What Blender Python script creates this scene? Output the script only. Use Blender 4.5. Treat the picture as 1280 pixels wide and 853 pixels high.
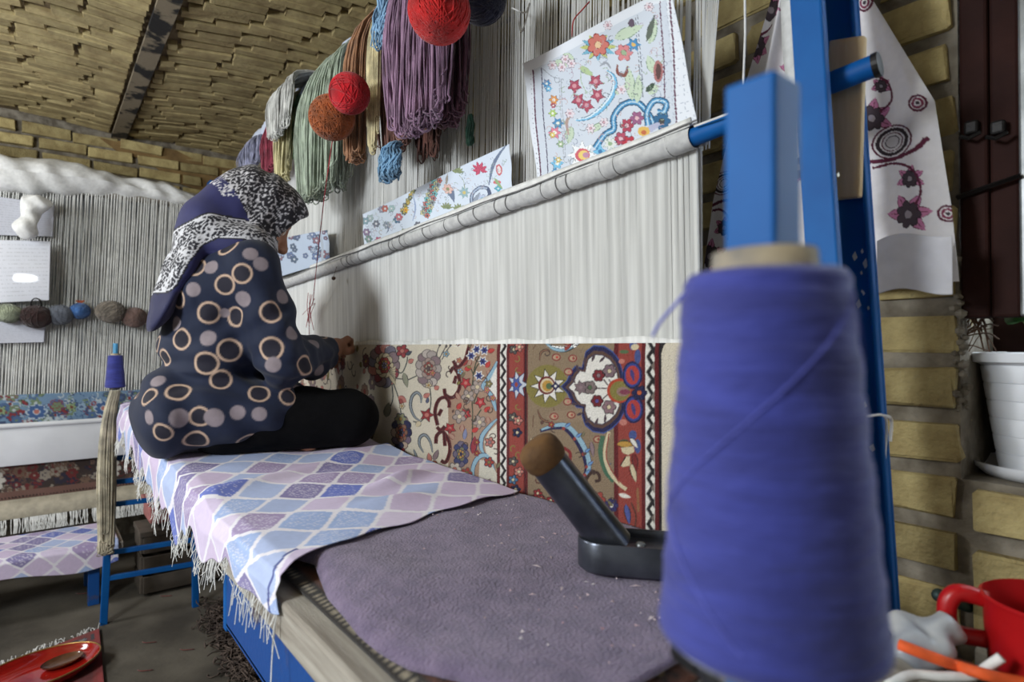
import bpy, bmesh, math, random
import numpy as np
from mathutils import Vector, Matrix
from mathutils.bvhtree import BVHTree

for o in list(bpy.data.objects):
    bpy.data.objects.remove(o)
random.seed(7)
RNG = np.random.default_rng(7)
scn = bpy.context.scene
COL = scn.collection
PI = math.pi

# ------------------------------------------------------------------ camera
FPX = 735.0
TH = math.atan((640 - 50) / FPX)
PH = math.atan((434 - 426.5) / FPX)
CAM = np.array([0.0, 0.0, 1.07])
FW = np.array([-math.cos(TH) * math.cos(PH), math.sin(TH) * math.cos(PH), math.sin(PH)])
RT = np.array([math.sin(TH), math.cos(TH), 0.0])
UP = np.cross(RT, FW)
cd = bpy.data.cameras.new('camera')
cam = bpy.data.objects.new('camera', cd)
COL.objects.link(cam)
cd.sensor_width = 36
cd.lens = FPX * 36 / 1280
cd.clip_start = 0.02
cd.dof.use_dof = True
cd.dof.focus_distance = 1.25
cd.dof.aperture_fstop = 4.2
cam.matrix_world = Matrix(((RT[0], UP[0], -FW[0], CAM[0]), (RT[1], UP[1], -FW[1], CAM[1]),
                           (RT[2], UP[2], -FW[2], CAM[2]), (0, 0, 0, 1)))
scn.camera = cam

def at(px, py, X=None, Y=None, Z=None):
    """point of the room seen at a photo pixel, on one known plane of the room"""
    d = FW + RT * (px - 640) / FPX + UP * (426.5 - py) / FPX
    if X is not None: t = (X - CAM[0]) / d[0]
    elif Y is not None: t = (Y - CAM[1]) / d[1]
    else: t = (Z - CAM[2]) / d[2]
    return CAM + d * t

# ------------------------------------------------------------------ world, lights, exposure
w = bpy.data.worlds.new('world'); scn.world = w
w.use_nodes = True
bg = w.node_tree.nodes['Background']
bg.inputs[0].default_value = (0.80, 0.90, 1.0, 1)
bg.inputs[1].default_value = 3.0
scn.view_settings.view_transform = 'Standard'
scn.view_settings.look = 'None'
scn.view_settings.gamma = 1
scn.view_settings.use_curve_mapping = False
scn.view_settings.exposure = 1.15

def bulb_light(name, loc, watts, radius, color):
    l = bpy.data.lights.new(name, 'POINT'); l.energy = watts; l.shadow_soft_size = radius; l.color = color
    o = bpy.data.objects.new(name, l); COL.objects.link(o); o.location = loc
    return o
LAMP1 = (-0.85, -1.45, 1.66)
FILL_LAMP = (-2.75, -1.45, 1.75)
bulb_light('hanging_bulb_light', LAMP1, 66, .24, (0.90, 0.96, 1.0))
bulb_light('added_fill_light_far', FILL_LAMP, 32, .24, (0.94, 0.97, 1.0))  # unseen fill lamp, added to lift the ambient light

# ------------------------------------------------------------------ helpers
def lin(c):
    c = np.asarray(c, float) / 255.0
    return np.where(c <= 0.04045, c / 12.92, ((c + 0.055) / 1.055) ** 2.4)

def mat(name, rgb, rough=0.85, var=0.15, scale=40, bump=0.0, bscale=120, metal=0.0, spec=0.4,
        rgb2=None, lo=0.35, hi=0.65, vcol=False, objvar=0.0, sheen=0.0, world=False, detail=4,
        coat=0.0, stretch=None, trans=0.0):
    m = bpy.data.materials.new(name); m.use_nodes = True
    nt = m.node_tree; nd = nt.nodes; lk = nt.links
    b = nd['Principled BSDF']
    b.inputs['Roughness'].default_value = rough
    b.inputs['Metallic'].default_value = metal
    b.inputs['Specular IOR Level'].default_value = spec
    if sheen: b.inputs['Sheen Weight'].default_value = sheen
    if coat:
        b.inputs['Coat Weight'].default_value = coat
        b.inputs['Coat Roughness'].default_value = 0.08
    if trans: b.inputs['Transmission Weight'].default_value = trans
    if world:
        tc = nd.new('ShaderNodeNewGeometry'); co = tc.outputs['Position']
    else:
        tc = nd.new('ShaderNodeTexCoord'); co = tc.outputs['Object']
    if stretch:
        mp = nd.new('ShaderNodeMapping'); mp.inputs['Scale'].default_value = stretch
        lk.new(co, mp.inputs['Vector']); co = mp.outputs['Vector']
    nz = nd.new('ShaderNodeTexNoise'); nz.inputs['Scale'].default_value = scale
    nz.inputs['Detail'].default_value = detail
    lk.new(co, nz.inputs['Vector'])
    rp = nd.new('ShaderNodeValToRGB')
    rp.color_ramp.elements[0].position = lo; rp.color_ramp.elements[1].position = hi
    c = lin(rgb)
    if vcol:
        a_, b_ = np.ones(3) * (1 - var), np.ones(3)
    elif rgb2 is not None:
        a_, b_ = c, lin(rgb2)
    else:
        a_, b_ = c * (1 - var), np.minimum(c * (1 + var), 1)
    rp.color_ramp.elements[0].color = (*a_, 1); rp.color_ramp.elements[1].color = (*b_, 1)
    lk.new(nz.outputs['Fac'], rp.inputs['Fac'])
    out = rp.outputs['Color']
    if vcol:
        at_ = nd.new('ShaderNodeAttribute'); at_.attribute_name = 'Col'
        mx = nd.new('ShaderNodeMix'); mx.data_type = 'RGBA'; mx.blend_type = 'MULTIPLY'
        mx.inputs[0].default_value = 1.0
        lk.new(out, mx.inputs[6]); lk.new(at_.outputs['Color'], mx.inputs[7]); out = mx.outputs[2]
    if objvar:
        oi = nd.new('ShaderNodeObjectInfo')
        mr = nd.new('ShaderNodeMapRange'); mr.inputs[3].default_value = 1 - objvar; mr.inputs[4].default_value = 1 + objvar
        lk.new(oi.outputs['Random'], mr.inputs[0])
        hs = nd.new('ShaderNodeHueSaturation'); lk.new(mr.outputs[0], hs.inputs['Value'])
        lk.new(out, hs.inputs['Color']); out = hs.outputs['Color']
    lk.new(out, b.inputs['Base Color'])
    if bump:
        n2 = nd.new('ShaderNodeTexNoise'); n2.inputs['Scale'].default_value = bscale
        n2.inputs['Detail'].default_value = 5
        lk.new(co, n2.inputs['Vector'])
        bp = nd.new('ShaderNodeBump'); bp.inputs['Strength'].default_value = bump
        bp.inputs['Distance'].default_value = 0.004
        lk.new(n2.outputs['Fac'], bp.inputs['Height']); lk.new(bp.outputs['Normal'], b.inputs['Normal'])
    return m

def nrm(v):
    v = np.asarray(v, float); return v / max(np.linalg.norm(v), 1e-9)

def tag(o, label=None, cat=None, group=None, kind=None):
    if label: o['label'] = label
    if cat: o['category'] = cat
    if group: o['group'] = group
    if kind: o['kind'] = kind
    return o

def attach(o, parent):
    if parent is not None:
        o.parent = parent
        o.matrix_parent_inverse = Matrix.Translation(parent.location).inverted()
    return o

def thing(name, label, cat, loc, group=None):
    o = bpy.data.objects.new(name, None); COL.objects.link(o)
    o.empty_display_size = 0.05
    o.location = [float(c) for c in loc]
    return tag(o, label, cat, group)

def add_mesh(name, V, Fc, m, parent=None, smooth=False, cols=None):
    me = bpy.data.meshes.new(name)
    V = np.asarray(V, float)
    if isinstance(Fc, np.ndarray) and len(Fc):
        n = Fc.shape[1]
        me.vertices.add(len(V)); me.vertices.foreach_set('co', V.astype(np.float32).ravel())
        me.loops.add(Fc.size); me.loops.foreach_set('vertex_index', Fc.astype(np.int32).ravel())
        me.polygons.add(len(Fc)); me.polygons.foreach_set('loop_start', np.arange(0, Fc.size, n, dtype=np.int32))
        me.update(calc_edges=True); me.validate()
    else:
        me.from_pydata([tuple(v) for v in V], [], Fc); me.update()
    if smooth: me.polygons.foreach_set('use_smooth', np.ones(len(me.polygons), bool))
    if cols is not None:
        ca = me.color_attributes.new('Col', 'FLOAT_COLOR', 'POINT')
        c4 = np.ones((len(V), 4), np.float32); c4[:, :3] = cols
        ca.data.foreach_set('color', c4.ravel())
    if m is not None: me.materials.append(m)
    o = bpy.data.objects.new(name, me); COL.objects.link(o)
    return attach(o, parent)

class MB:
    """collects shapes that become ONE mesh object"""
    def __init__(s): s.v = []; s.f = []
    def add(s, vs, fs):
        n = len(s.v)
        s.v += [tuple(float(c) for c in v) for v in vs]
        s.f += [tuple(i + n for i in f) for f in fs]
        return s
    def box(s, c, size, M=None, bev=0.0):
        c = np.asarray(c, float); h = np.asarray(size, float) / 2
        if bev <= 0:
            vs = [np.array([x, y, z]) * h for x in (-1, 1) for y in (-1, 1) for z in (-1, 1)]
            fs = [(0, 1, 3, 2), (4, 6, 7, 5), (0, 4, 5, 1), (2, 3, 7, 6), (0, 2, 6, 4), (1, 5, 7, 3)]
        else:
            bm = bmesh.new(); bmesh.ops.create_cube(bm, size=1.0)
            for v in bm.verts: v.co = Vector((v.co.x * 2 * h[0], v.co.y * 2 * h[1], v.co.z * 2 * h[2]))
            bmesh.ops.bevel(bm, geom=bm.edges[:], offset=min(bev, min(h) * 0.95), segments=2, affect='EDGES', profile=0.5)
            bm.verts.index_update()
            vs = [np.array(v.co) for v in bm.verts]; fs = [tuple(v.index for v in f.verts) for f in bm.faces]; bm.free()
        if M is not None:
            A = np.array(M.to_3x3()) if hasattr(M, 'to_3x3') else np.asarray(M)
            vs = [A @ v for v in vs]
        return s.add([v + c for v in vs], fs)
    def tube(s, pts, r, n=8, cap=True, closed=False, flat=1.0):
        P = np.asarray(pts, float); m = len(P)
        r = np.broadcast_to(np.asarray(r, float), (m,))
        T = np.gradient(P, axis=0)
        if closed: T = np.roll(P, -1, 0) - np.roll(P, 1, 0)
        T = T / np.maximum(np.linalg.norm(T, axis=1)[:, None], 1e-9)
        a = np.array([0, 0, 1.0]) if abs(T[0][2]) < 0.9 else np.array([1.0, 0, 0])
        N = nrm(np.cross(T[0], a)); vs = []; fs = []
        ang = np.arange(n) * 2 * PI / n
        for i in range(m):
            N = nrm(N - T[i] * (N @ T[i])); B = np.cross(T[i], N)
            for q in ang: vs.append(P[i] + r[i] * (math.cos(q) * N + flat * math.sin(q) * B))
        L = m if closed else m - 1
        for i in range(L):
            j = (i + 1) % m
            for k in range(n):
                k2 = (k + 1) % n
                fs.append((i * n + k, i * n + k2, j * n + k2, j * n + k))
        if cap and not closed:
            fs.append(tuple(range(n - 1, -1, -1))); fs.append(tuple((m - 1) * n + k for k in range(n)))
        return s.add(vs, fs)
    def lathe(s, prof, n=24, c=(0, 0, 0), M=None, sx=1.0, sy=1.0, closed=False):
        c = np.asarray(c, float); vs = []; fs = []
        A = np.eye(3) if M is None else np.asarray(M)
        for (r, z) in prof:
            for k in range(n):
                q = 2 * PI * k / n
                vs.append(A @ np.array([r * sx * math.cos(q), r * sy * math.sin(q), z]) + c)
        m = len(prof)
        for i in range(m if closed else m - 1):
            j = (i + 1) % m
            for k in range(n):
                k2 = (k + 1) % n
                fs.append((i * n + k, i * n + k2, j * n + k2, j * n + k))
        if not closed:
            if prof[0][0] > 1e-6: fs.append(tuple(range(n - 1, -1, -1)))
            if prof[-1][0] > 1e-6: fs.append(tuple((m - 1) * n + k for k in range(n)))
        return s.add(vs, fs)
    def build(s, name, m, parent=None, smooth=False, kind=None):
        o = add_mesh(name, s.v, s.f, m, parent, smooth)
        if kind: o['kind'] = kind
        return o

def smooth_angle(o, deg=40):
    me = o.data
    me.polygons.foreach_set('use_smooth', np.ones(len(me.polygons), bool))
    me.set_sharp_from_angle(angle=math.radians(deg))
    return o

def catmull(pts, k=8):
    P = [np.asarray(p, float) for p in pts]
    if len(P) < 3:
        return np.array([P[0] + (P[-1] - P[0]) * t for t in np.linspace(0, 1, k)])
    Q = [2 * P[0] - P[1]] + P + [2 * P[-1] - P[-2]]; out = []
    for i in range(1, len(Q) - 2):
        for t in np.linspace(0, 1, k, endpoint=False):
            a, b, c, d = Q[i - 1], Q[i], Q[i + 1], Q[i + 2]
            out.append(0.5 * (2 * b + (c - a) * t + (2 * a - 5 * b + 4 * c - d) * t * t + (3 * b - a - 3 * c + d) * t ** 3))
    out.append(P[-1]); return np.array(out)

def grid_mesh(name, PTS, m, parent=None, cols=None, thick=0.0, smooth=True):
    """PTS: (nv, nu, 3) array of points; cols (nv, nu, 3)"""
    nv, nu = PTS.shape[:2]
    idx = np.arange(nv * nu).reshape(nv, nu)
    Fc = np.stack([idx[:-1, :-1], idx[:-1, 1:], idx[1:, 1:], idx[1:, :-1]], -1).reshape(-1, 4)
    o = add_mesh(name, PTS.reshape(-1, 3), Fc, m, parent, smooth, None if cols is None else cols.reshape(-1, 3))
    if thick:
        sm = o.modifiers.new('thickness', 'SOLIDIFY'); sm.thickness = thick; sm.offset = 0
    return o

# ------------------------------------------------------------------ pattern drawing (colours of woven and printed designs)
class Raster:
    def __init__(s, u0, v0, u1, v1, res, bgc):
        s.u0, s.v0, s.res = u0, v0, res
        s.W = int(round((u1 - u0) / res)) + 1; s.H = int(round((v1 - v0) / res)) + 1
        s.a = np.empty((s.H, s.W, 3)); s.a[:] = lin(bgc)
        s.map = None
    def poly(s, pts, colr, raw=False):
        P = np.asarray(pts, float)
        if s.map is not None and not raw: P = np.array([s.map(x, y) for x, y in P])
        x = (P[:, 0] - s.u0) / s.res; y = (P[:, 1] - s.v0) / s.res
        x0, x1 = int(max(0, math.floor(x.min()))), int(min(s.W - 1, math.ceil(x.max())))
        y0, y1 = int(max(0, math.floor(y.min()))), int(min(s.H - 1, math.ceil(y.max())))
        if x1 < x0 or y1 < y0: return
        gx = np.arange(x0, x1 + 1)[None, :].astype(float); gy = np.arange(y0, y1 + 1)[:, None].astype(float)
        ins = np.zeros((y1 - y0 + 1, x1 - x0 + 1), bool)
        xa, ya, xb, yb = x, y, np.roll(x, -1), np.roll(y, -1)
        for i in range(len(x)):
            if ya[i] == yb[i]: continue
            c = ((ya[i] <= gy) != (yb[i] <= gy))
            ins ^= c & (gx < xa[i] + (gy - ya[i]) / (yb[i] - ya[i]) * (xb[i] - xa[i]))
        s.a[y0:y1 + 1, x0:x1 + 1][ins] = lin(colr)
    def ell(s, cx, cy, rx, ry, colr, rot=0.0, n=20):
        q = np.arange(n) * 2 * PI / n; c, d = math.cos(rot), math.sin(rot)
        X, Y = rx * np.cos(q), ry * np.sin(q)
        s.poly(np.stack([cx + X * c - Y * d, cy + X * d + Y * c], 1), colr)
    def line(s, pts, wd, colr, curve=True, taper=False):
        P = catmull(pts, 6) if curve and len(pts) > 2 else np.asarray(pts, float)
        T = np.gradient(P, axis=0); T /= np.maximum(np.linalg.norm(T, axis=1)[:, None], 1e-9)
        N = np.stack([-T[:, 1], T[:, 0]], 1)
        ww = np.full(len(P), wd / 2.0)
        if taper: ww = ww * (0.25 + 0.75 * np.sin(np.linspace(0.15, PI - 0.15, len(P))))
        for i in range(len(P) - 1):
            s.poly([P[i] + N[i] * ww[i], P[i + 1] + N[i + 1] * ww[i + 1], P[i + 1] - N[i + 1] * ww[i + 1], P[i] - N[i] * ww[i]], colr)
    def leaf(s, x0, y0, x1, y1, wd, colr, edge=None, ew=1.0, vein=None):
        a = np.array([x0, y0], float); b = np.array([x1, y1], float); d = b - a
        n = np.array([-d[1], d[0]]) / max(np.linalg.norm(d), 1e-6)
        t = np.linspace(0, 1, 9); pr = np.sin(PI * t ** 0.8) ** 0.8
        def shp(k):
            L = [a + d * q + n * k * p for q, p in zip(t, pr)]; R = [a + d * q - n * k * p for q, p in zip(t, pr)]
            return L + R[::-1]
        if edge is not None: s.poly(shp(wd / 2 + ew), edge)
        s.poly(shp(wd / 2), colr)
        if vein is not None: s.line([a + d * .1, a + d * .8], 0.9, vein, curve=False)
    def flower(s, cx, cy, r, n, colr, edge, mid, ew=1.0, sq=1.0, rot=0.0, pw=0.75, core=0.32):
        for k in range(n):
            q = rot + 2 * PI * k / n; rr = r * 0.62
            s.ell(cx + rr * math.cos(q), cy + sq * rr * math.sin(q), r * .42 + ew, r * .42 * pw + ew, edge, q, 12)
        for k in range(n):
            q = rot + 2 * PI * k / n; rr = r * 0.62
            s.ell(cx + rr * math.cos(q), cy + sq * rr * math.sin(q), r * .42, r * .42 * pw, colr, q, 12)
        s.ell(cx, cy, r * core + ew * .6, sq * (r * core + ew * .6), edge, 0, 12)
        s.ell(cx, cy, r * core, sq * r * core, mid, 0, 12)
    def star(s, cx, cy, r, n, colr, edge, mid, ew=1.0, inner=0.5, rot=0.0, sy=1.0):
        def shp(k):
            return [(cx + (r + k if i % 2 == 0 else r * inner + k) * math.cos(rot + PI * i / n),
                     cy + sy * (r + k if i % 2 == 0 else r * inner + k) * math.sin(rot + PI * i / n)) for i in range(2 * n)]
        s.poly(shp(ew), edge); s.poly(shp(0), colr); s.ell(cx, cy, r * .28, sy * r * .28, mid)
    def curl(s, cx, cy, r, a0, turns, wd, colr, edge=None):
        t = np.linspace(0, 1, 16); q = a0 + turns * 2 * PI * t; rr = r * (1 - .75 * t)
        P = np.stack([cx + rr * np.cos(q), cy + rr * np.sin(q)], 1)
        if edge is not None: s.line(P, wd + 1.6, edge, curve=False)
        s.line(P, wd, colr, curve=False)
    def sample(s, U, V):
        i = np.clip(np.round((np.asarray(V) - s.v0) / s.res).astype(int), 0, s.H - 1)
        j = np.clip(np.round((np.asarray(U) - s.u0) / s.res).astype(int), 0, s.W - 1)
        return s.a[i, j]
    def half(s):
        H2, W2 = s.H // 2, s.W // 2
        return s.a[:H2 * 2, :W2 * 2].reshape(H2, 2, W2, 2, 3).mean((1, 3))

# ------------------------------------------------------------------ organic surfaces (smooth unions turned into one skin)
class Blob:
    def __init__(s, lo, hi, h):
        s.lo = np.asarray(lo, float); s.h = h
        s.n = np.ceil((np.asarray(hi) - s.lo) / h).astype(int) + 1
        s.f = np.full(s.n, 1.0, np.float32)
    def _reg(s, a, b, m):
        i0 = np.clip(np.floor((a - m - s.lo) / s.h).astype(int), 0, s.n - 1)
        i1 = np.clip(np.ceil((b + m - s.lo) / s.h).astype(int) + 1, 1, s.n)
        sl = tuple(slice(x, y) for x, y in zip(i0, i1))
        ax = [s.lo[d] + s.h * np.arange(i0[d], i1[d]) for d in range(3)]
        return sl, ax[0][:, None, None], ax[1][None, :, None], ax[2][None, None, :]
    def _mix(s, sl, d, k, sub):
        f = s.f[sl]
        if sub:
            d = -d; hh = np.clip(.5 - .5 * (f - d) / k, 0, 1)
            s.f[sl] = f * (1 - hh) + d * hh + k * hh * (1 - hh)
        else:
            hh = np.clip(.5 + .5 * (f - d) / k, 0, 1)
            s.f[sl] = f * (1 - hh) + d * hh - k * hh * (1 - hh)
    def cap(s, a, b, ra, rb, k=0.02, sub=False):
        a = np.asarray(a, float); b = np.asarray(b, float); r = max(ra, rb)
        sl, X, Y, Z = s._reg(np.minimum(a, b) - r, np.maximum(a, b) + r, 3 * k + 4 * s.h)
        d = b - a; L = max(d @ d, 1e-9)
        t = np.clip(((X - a[0]) * d[0] + (Y - a[1]) * d[1] + (Z - a[2]) * d[2]) / L, 0, 1)
        D = np.sqrt((X - a[0] - t * d[0]) ** 2 + (Y - a[1] - t * d[1]) ** 2 + (Z - a[2] - t * d[2]) ** 2) - (ra + (rb - ra) * t)
        s._mix(sl, D.astype(np.float32), k, sub); return s
    def ell(s, c, r, k=0.02, A=None, sub=False):
        c = np.asarray(c, float); r = np.asarray(r, float); R = r.max()
        sl, X, Y, Z = s._reg(c - R, c + R, 3 * k + 4 * s.h)
        X, Y, Z = X - c[0], Y - c[1], Z - c[2]
        A = np.eye(3) if A is None else np.asarray(A)   # rows: local axes
        q = [(A[i][0] * X + A[i][1] * Y + A[i][2] * Z) / r[i] for i in range(3)]
        k0 = np.sqrt(q[0] ** 2 + q[1] ** 2 + q[2] ** 2) + 1e-6
        k1 = np.sqrt(sum((q[i] / r[i]) ** 2 for i in range(3))) + 1e-6
        s._mix(sl, (k0 * (k0 - 1) / k1).astype(np.float32), k, sub); return s
    def chain(s, pts, rs, k=0.02):
        for i in range(len(pts) - 1): s.cap(pts[i], pts[i + 1], rs[i], rs[i + 1], k)
        return s
    def mesh(s):
        f = s.f; n = s.n; ins = f < 0
        cs = [(x, y, z) for x in (0, 1) for y in (0, 1) for z in (0, 1)]
        def sub(a, c): return a[c[0]:n[0] - 1 + c[0], c[1]:n[1] - 1 + c[1], c[2]:n[2] - 1 + c[2]]
        cnt = sum(sub(ins, c).astype(np.int8) for c in cs)
        ci = np.argwhere((cnt > 0) & (cnt < 8))
        idx = np.full(n - 1, -1, np.int64); idx[tuple(ci.T)] = np.arange(len(ci))
        val = {c: f[ci[:, 0] + c[0], ci[:, 1] + c[1], ci[:, 2] + c[2]] for c in cs}
        S = np.zeros((len(ci), 3)); N = np.zeros(len(ci))
        for a in cs:
            for d in range(3):
                if a[d]: continue
                b = list(a); b[d] = 1; b = tuple(b)
                fa, fb = val[a], val[b]; m = (fa < 0) != (fb < 0)
                t = np.where(m, fa / np.where(m, fa - fb, 1), 0)
                p = np.array(a, float)[None, :].repeat(len(ci), 0); p[:, d] += t
                S[m] += p[m]; N[m] += 1
        V = s.lo + s.h * (ci + S / N[:, None])
        Q = []
        for d in range(3):
            e, g = (d + 1) % 3, (d + 2) % 3
            A = np.moveaxis(ins, (d, e, g), (0, 1, 2)); I = np.moveaxis(idx, (d, e, g), (0, 1, 2))
            a0, a1 = A[:-1, 1:-1, 1:-1], A[1:, 1:-1, 1:-1]
            for flip in (False, True):
                m = (a0 & ~a1) if not flip else (~a0 & a1)
                i, j, k = np.nonzero(m)
                q = np.stack([I[i, j, k], I[i, j + 1, k], I[i, j + 1, k + 1], I[i, j, k + 1]], 1)
                Q.append(q if not flip else q[:, ::-1])
        return V, np.concatenate(Q)
# ------------------------------------------------------------------ materials
M = {}
M['brick'] = mat('yellow_brick', (176, 160, 112), 0.92, rgb2=(134, 116, 76), scale=22, bump=1.0, bscale=130, objvar=0.28, world=True, lo=.35, hi=.75)
M['ceil_brick'] = mat('ceiling_brick', (176, 160, 116), 0.95, rgb2=(130, 112, 78), scale=16, bump=0.6, bscale=70, objvar=0.22, world=True, lo=.35, hi=.8)
M['mortar'] = mat('grey_mortar', (138, 130, 116), 0.95, rgb2=(96, 88, 76), scale=26, bump=1.0, bscale=60, world=True)
M['ceil_mortar'] = mat('ceiling_mortar', (124, 108, 80), 0.95, rgb2=(88, 76, 56), scale=14, bump=1.0, bscale=40, world=True)
M['plaster'] = mat('old_plaster', (206, 202, 192), 0.95, rgb2=(180, 174, 162), scale=5, bump=0.5, bscale=40, world=True)
M['floor'] = mat('dusty_concrete', (100, 94, 84), 0.9, rgb2=(66, 61, 54), scale=4, bump=0.4, bscale=60, world=True, detail=8)
M['blue'] = mat('blue_paint', (8, 80, 148), 0.55, rgb2=(12, 90, 160), scale=14, bump=0.05, bscale=60, spec=0.2)
M['blue_worn'] = mat('worn_blue_paint', (18, 76, 146), 0.45, rgb2=(84, 72, 66), scale=11, lo=.56, hi=.66, bump=0.2, bscale=90)
M['brown_steel'] = mat('brown_red_paint', (50, 27, 23), 0.7, rgb2=(40, 21, 18), scale=12, bump=0.15, spec=0.12)
M['black_iron'] = mat('black_iron', (36, 34, 34), 0.5, var=.3, scale=30, metal=0.5, bump=0.2)
M['grey_steel'] = mat('bare_grey_steel', (128, 130, 130), 0.4, var=.3, scale=20, metal=0.6)
M['beam'] = mat('plastered_beam', (132, 120, 100), 0.8, rgb2=(34, 32, 32), scale=9, lo=.46, hi=.52, bump=0.5, bscale=30, world=True)
M['wood'] = mat('pale_wood', (214, 188, 146), 0.7, rgb2=(190, 158, 114), scale=9, stretch=(6, 6, 0.6), bump=0.2)
M['end_grain'] = mat('brown_turned_wood', (112, 80, 44), 0.8, rgb2=(84, 58, 32), scale=30, bump=0.3)
M['white'] = mat('white_cotton', (226, 226, 224), 0.9, var=.08, scale=60, bump=0.2)
M['warp'] = mat('warp_cotton', (236, 236, 234), 0.95, rgb2=(212, 212, 210), scale=30, stretch=(3, 3, .05))
M['rope'] = mat('grey_white_string', (204, 204, 203), 0.95, rgb2=(184, 184, 184), scale=70)
M['cord'] = mat('grey_cord', (120, 120, 120), 0.95, var=.2)
M['print'] = mat('printed_paper', (255, 255, 255), 0.6, var=.03, vcol=True, scale=20)
M['glossy_print'] = mat('plastic_covered_paper', (255, 255, 255), 0.9, var=.04, vcol=True, scale=20, coat=0.5)
M['carpet'] = mat('knotted_wool', (255, 255, 255), 0.95, var=.22, vcol=True, scale=420, bump=0.8, bscale=520, sheen=0.15, lo=.3, hi=.6)
M['printed_cotton'] = mat('printed_cotton', (255, 255, 255), 0.85, var=.06, vcol=True, scale=90, bump=0.1, bscale=500)
M['felt'] = mat('mauve_felt', (128, 114, 140), 0.98, rgb2=(108, 96, 122), scale=38, bump=0.9, bscale=260, sheen=0.2)
M['grey_wood'] = mat('weathered_grey_plank', (176, 170, 160), 0.85, rgb2=(134, 126, 116), scale=10, stretch=(.5, 8, 8), bump=0.3)
M['tool'] = mat('dark_gunmetal', (82, 86, 96), 0.30, var=.25, scale=25, metal=0.75, bump=0.08, bscale=60)
M['purple_thread'] = mat('violet_blue_thread', (54, 62, 148), 0.8, rgb2=(42, 48, 122), scale=16, stretch=(1, 1, 6), sheen=0.3, bump=0.5, bscale=60)
M['card'] = mat('grey_cardboard', (186, 170, 140), 0.9, rgb2=(128, 122, 114), scale=26)
M['black_plastic'] = mat('black_plastic', (24, 26, 30), 0.4, var=.2)
M['red_plastic'] = mat('red_plastic', (170, 20, 24), 0.35, var=.1, scale=8)
M['white_plastic'] = mat('white_plastic', (222, 224, 228), 0.4, var=.05, scale=8)
M['leaf'] = mat('green_leaf', (62, 128, 48), 0.5, rgb2=(38, 92, 34), scale=30, objvar=.25)
M['stem'] = mat('green_stem', (92, 116, 58), 0.6)
M['bolt'] = mat('green_grey_bolt', (70, 92, 92), 0.45, var=.2, metal=0.4)
M['orange'] = mat('orange_cord', (232, 96, 44), 0.7)
M['soil'] = mat('dark_soil', (52, 40, 30), 0.95, var=.3, bump=0.6)
M['wool_scrap'] = mat('grey_brown_wool_scraps', (104, 90, 82), 0.98, rgb2=(66, 56, 52), scale=20)

# ------------------------------------------------------------------ brick shapes, shared by all bricks
def brick_mesh(name, L, D, H, m, seed):
    rg = random.Random(seed)
    bm = bmesh.new(); bmesh.ops.create_cube(bm, size=1.0)
    for v in bm.verts:
        v.co = Vector((v.co.x * L * (1 + rg.uniform(-.02, .02)), v.co.y * D, v.co.z * H * (1 + rg.uniform(-.09, .05))))
    bmesh.ops.bevel(bm, geom=bm.edges[:], offset=H * .06, segments=1, affect='EDGES')
    for v in bm.verts:
        v.co += Vector((rg.uniform(-1, 1), rg.uniform(-1, 1), rg.uniform(-1, 1))) * H * .05
    me = bpy.data.meshes.new(name); bm.to_mesh(me); bm.free(); me.materials.append(m)
    return me
BR = [brick_mesh('brick', .205, .07, .055, M['brick'], i) for i in range(6)]
BH = [brick_mesh('half_brick', .098, .07, .055, M['brick'], i + 10) for i in range(4)]
CB = [brick_mesh('ceiling_brick', .195, .045, .046, M['ceil_brick'], i + 20) for i in range(6)]

def inst(name, me, loc, rot, parent):
    o = bpy.data.objects.new(name, me); COL.objects.link(o)
    o.location = loc; o.rotation_euler = rot
    return attach(o, parent)

def struct(o): o['kind'] = 'structure'; return o

# ------------------------------------------------------------------ room shell
CEIL = 2.265; WY = 1.0; BX = -4.0
floor = struct(MB().box((-1.0, -1.0, -.05), (6.6, 4.6, .1)).build('floor', M['floor']))
wall_left = struct(MB().box((-1.0, -3.15, 1.2), (6.6, .2, 2.6)).build('wall_left', M['plaster']))
wall_right = struct(MB().box((2.1, -1.0, 1.2), (.2, 4.3, 2.6)).build('wall_right', M['plaster']))

# wall behind the loom: rough mortar slab with bricks set in it, window opening at its right end
WX0 = -.25; SILL = .885
mb = MB()
mb.box(((BX - .1 + WX0) / 2, WY + .007 + .1, 1.2), (WX0 - BX + .1, .2, 2.6))
mb.box(((WX0 + 2.0) / 2, WY + .007 + .1, SILL / 2 - .05), (2.0 - WX0, .2, SILL + .1))
mb.box((1.35, WY + .107, 1.7), (1.3, .2, 1.63))
mb.box((.2, WY + .107, 2.3), (.9, .2, .6))
wall_loom = struct(mb.build('wall_back', M['mortar']))
rg = random.Random(3)
for k in range(-7, 16):
    z = 1.011 + .077 * k
    x = WX0 - .003 + rg.uniform(-.006, .003)
    first = True
    while x > -1.35:
        halfb = first and k % 2 == 0
        L = .098 if halfb else .205
        me = rg.choice(BH if halfb else BR)
        inst('brick', me, (x - L / 2, WY + .032 + rg.uniform(-.007, .007), z + rg.uniform(-.003, .003)),
             (rg.uniform(-.02, .02), rg.uniform(-.02, .02), rg.uniform(-.03, .03)), wall_loom)
        x -= L + rg.uniform(.008, .016); first = False
    if z < SILL - .02:
        x = WX0 + .014 - (.1 if k % 2 else 0) * 0
        while x < .55:
            me = rg.choice(BR)
            inst('brick', me, (x + .1025, WY + .03 + rg.uniform(-.007, .007), z - .012 + rg.uniform(-.004, .004)),
                 (rg.uniform(-.02, .02), rg.uniform(-.01, .03), rg.uniform(-.03, .03)), wall_loom)
            x += .205 + rg.uniform(.006, .014)
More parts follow.
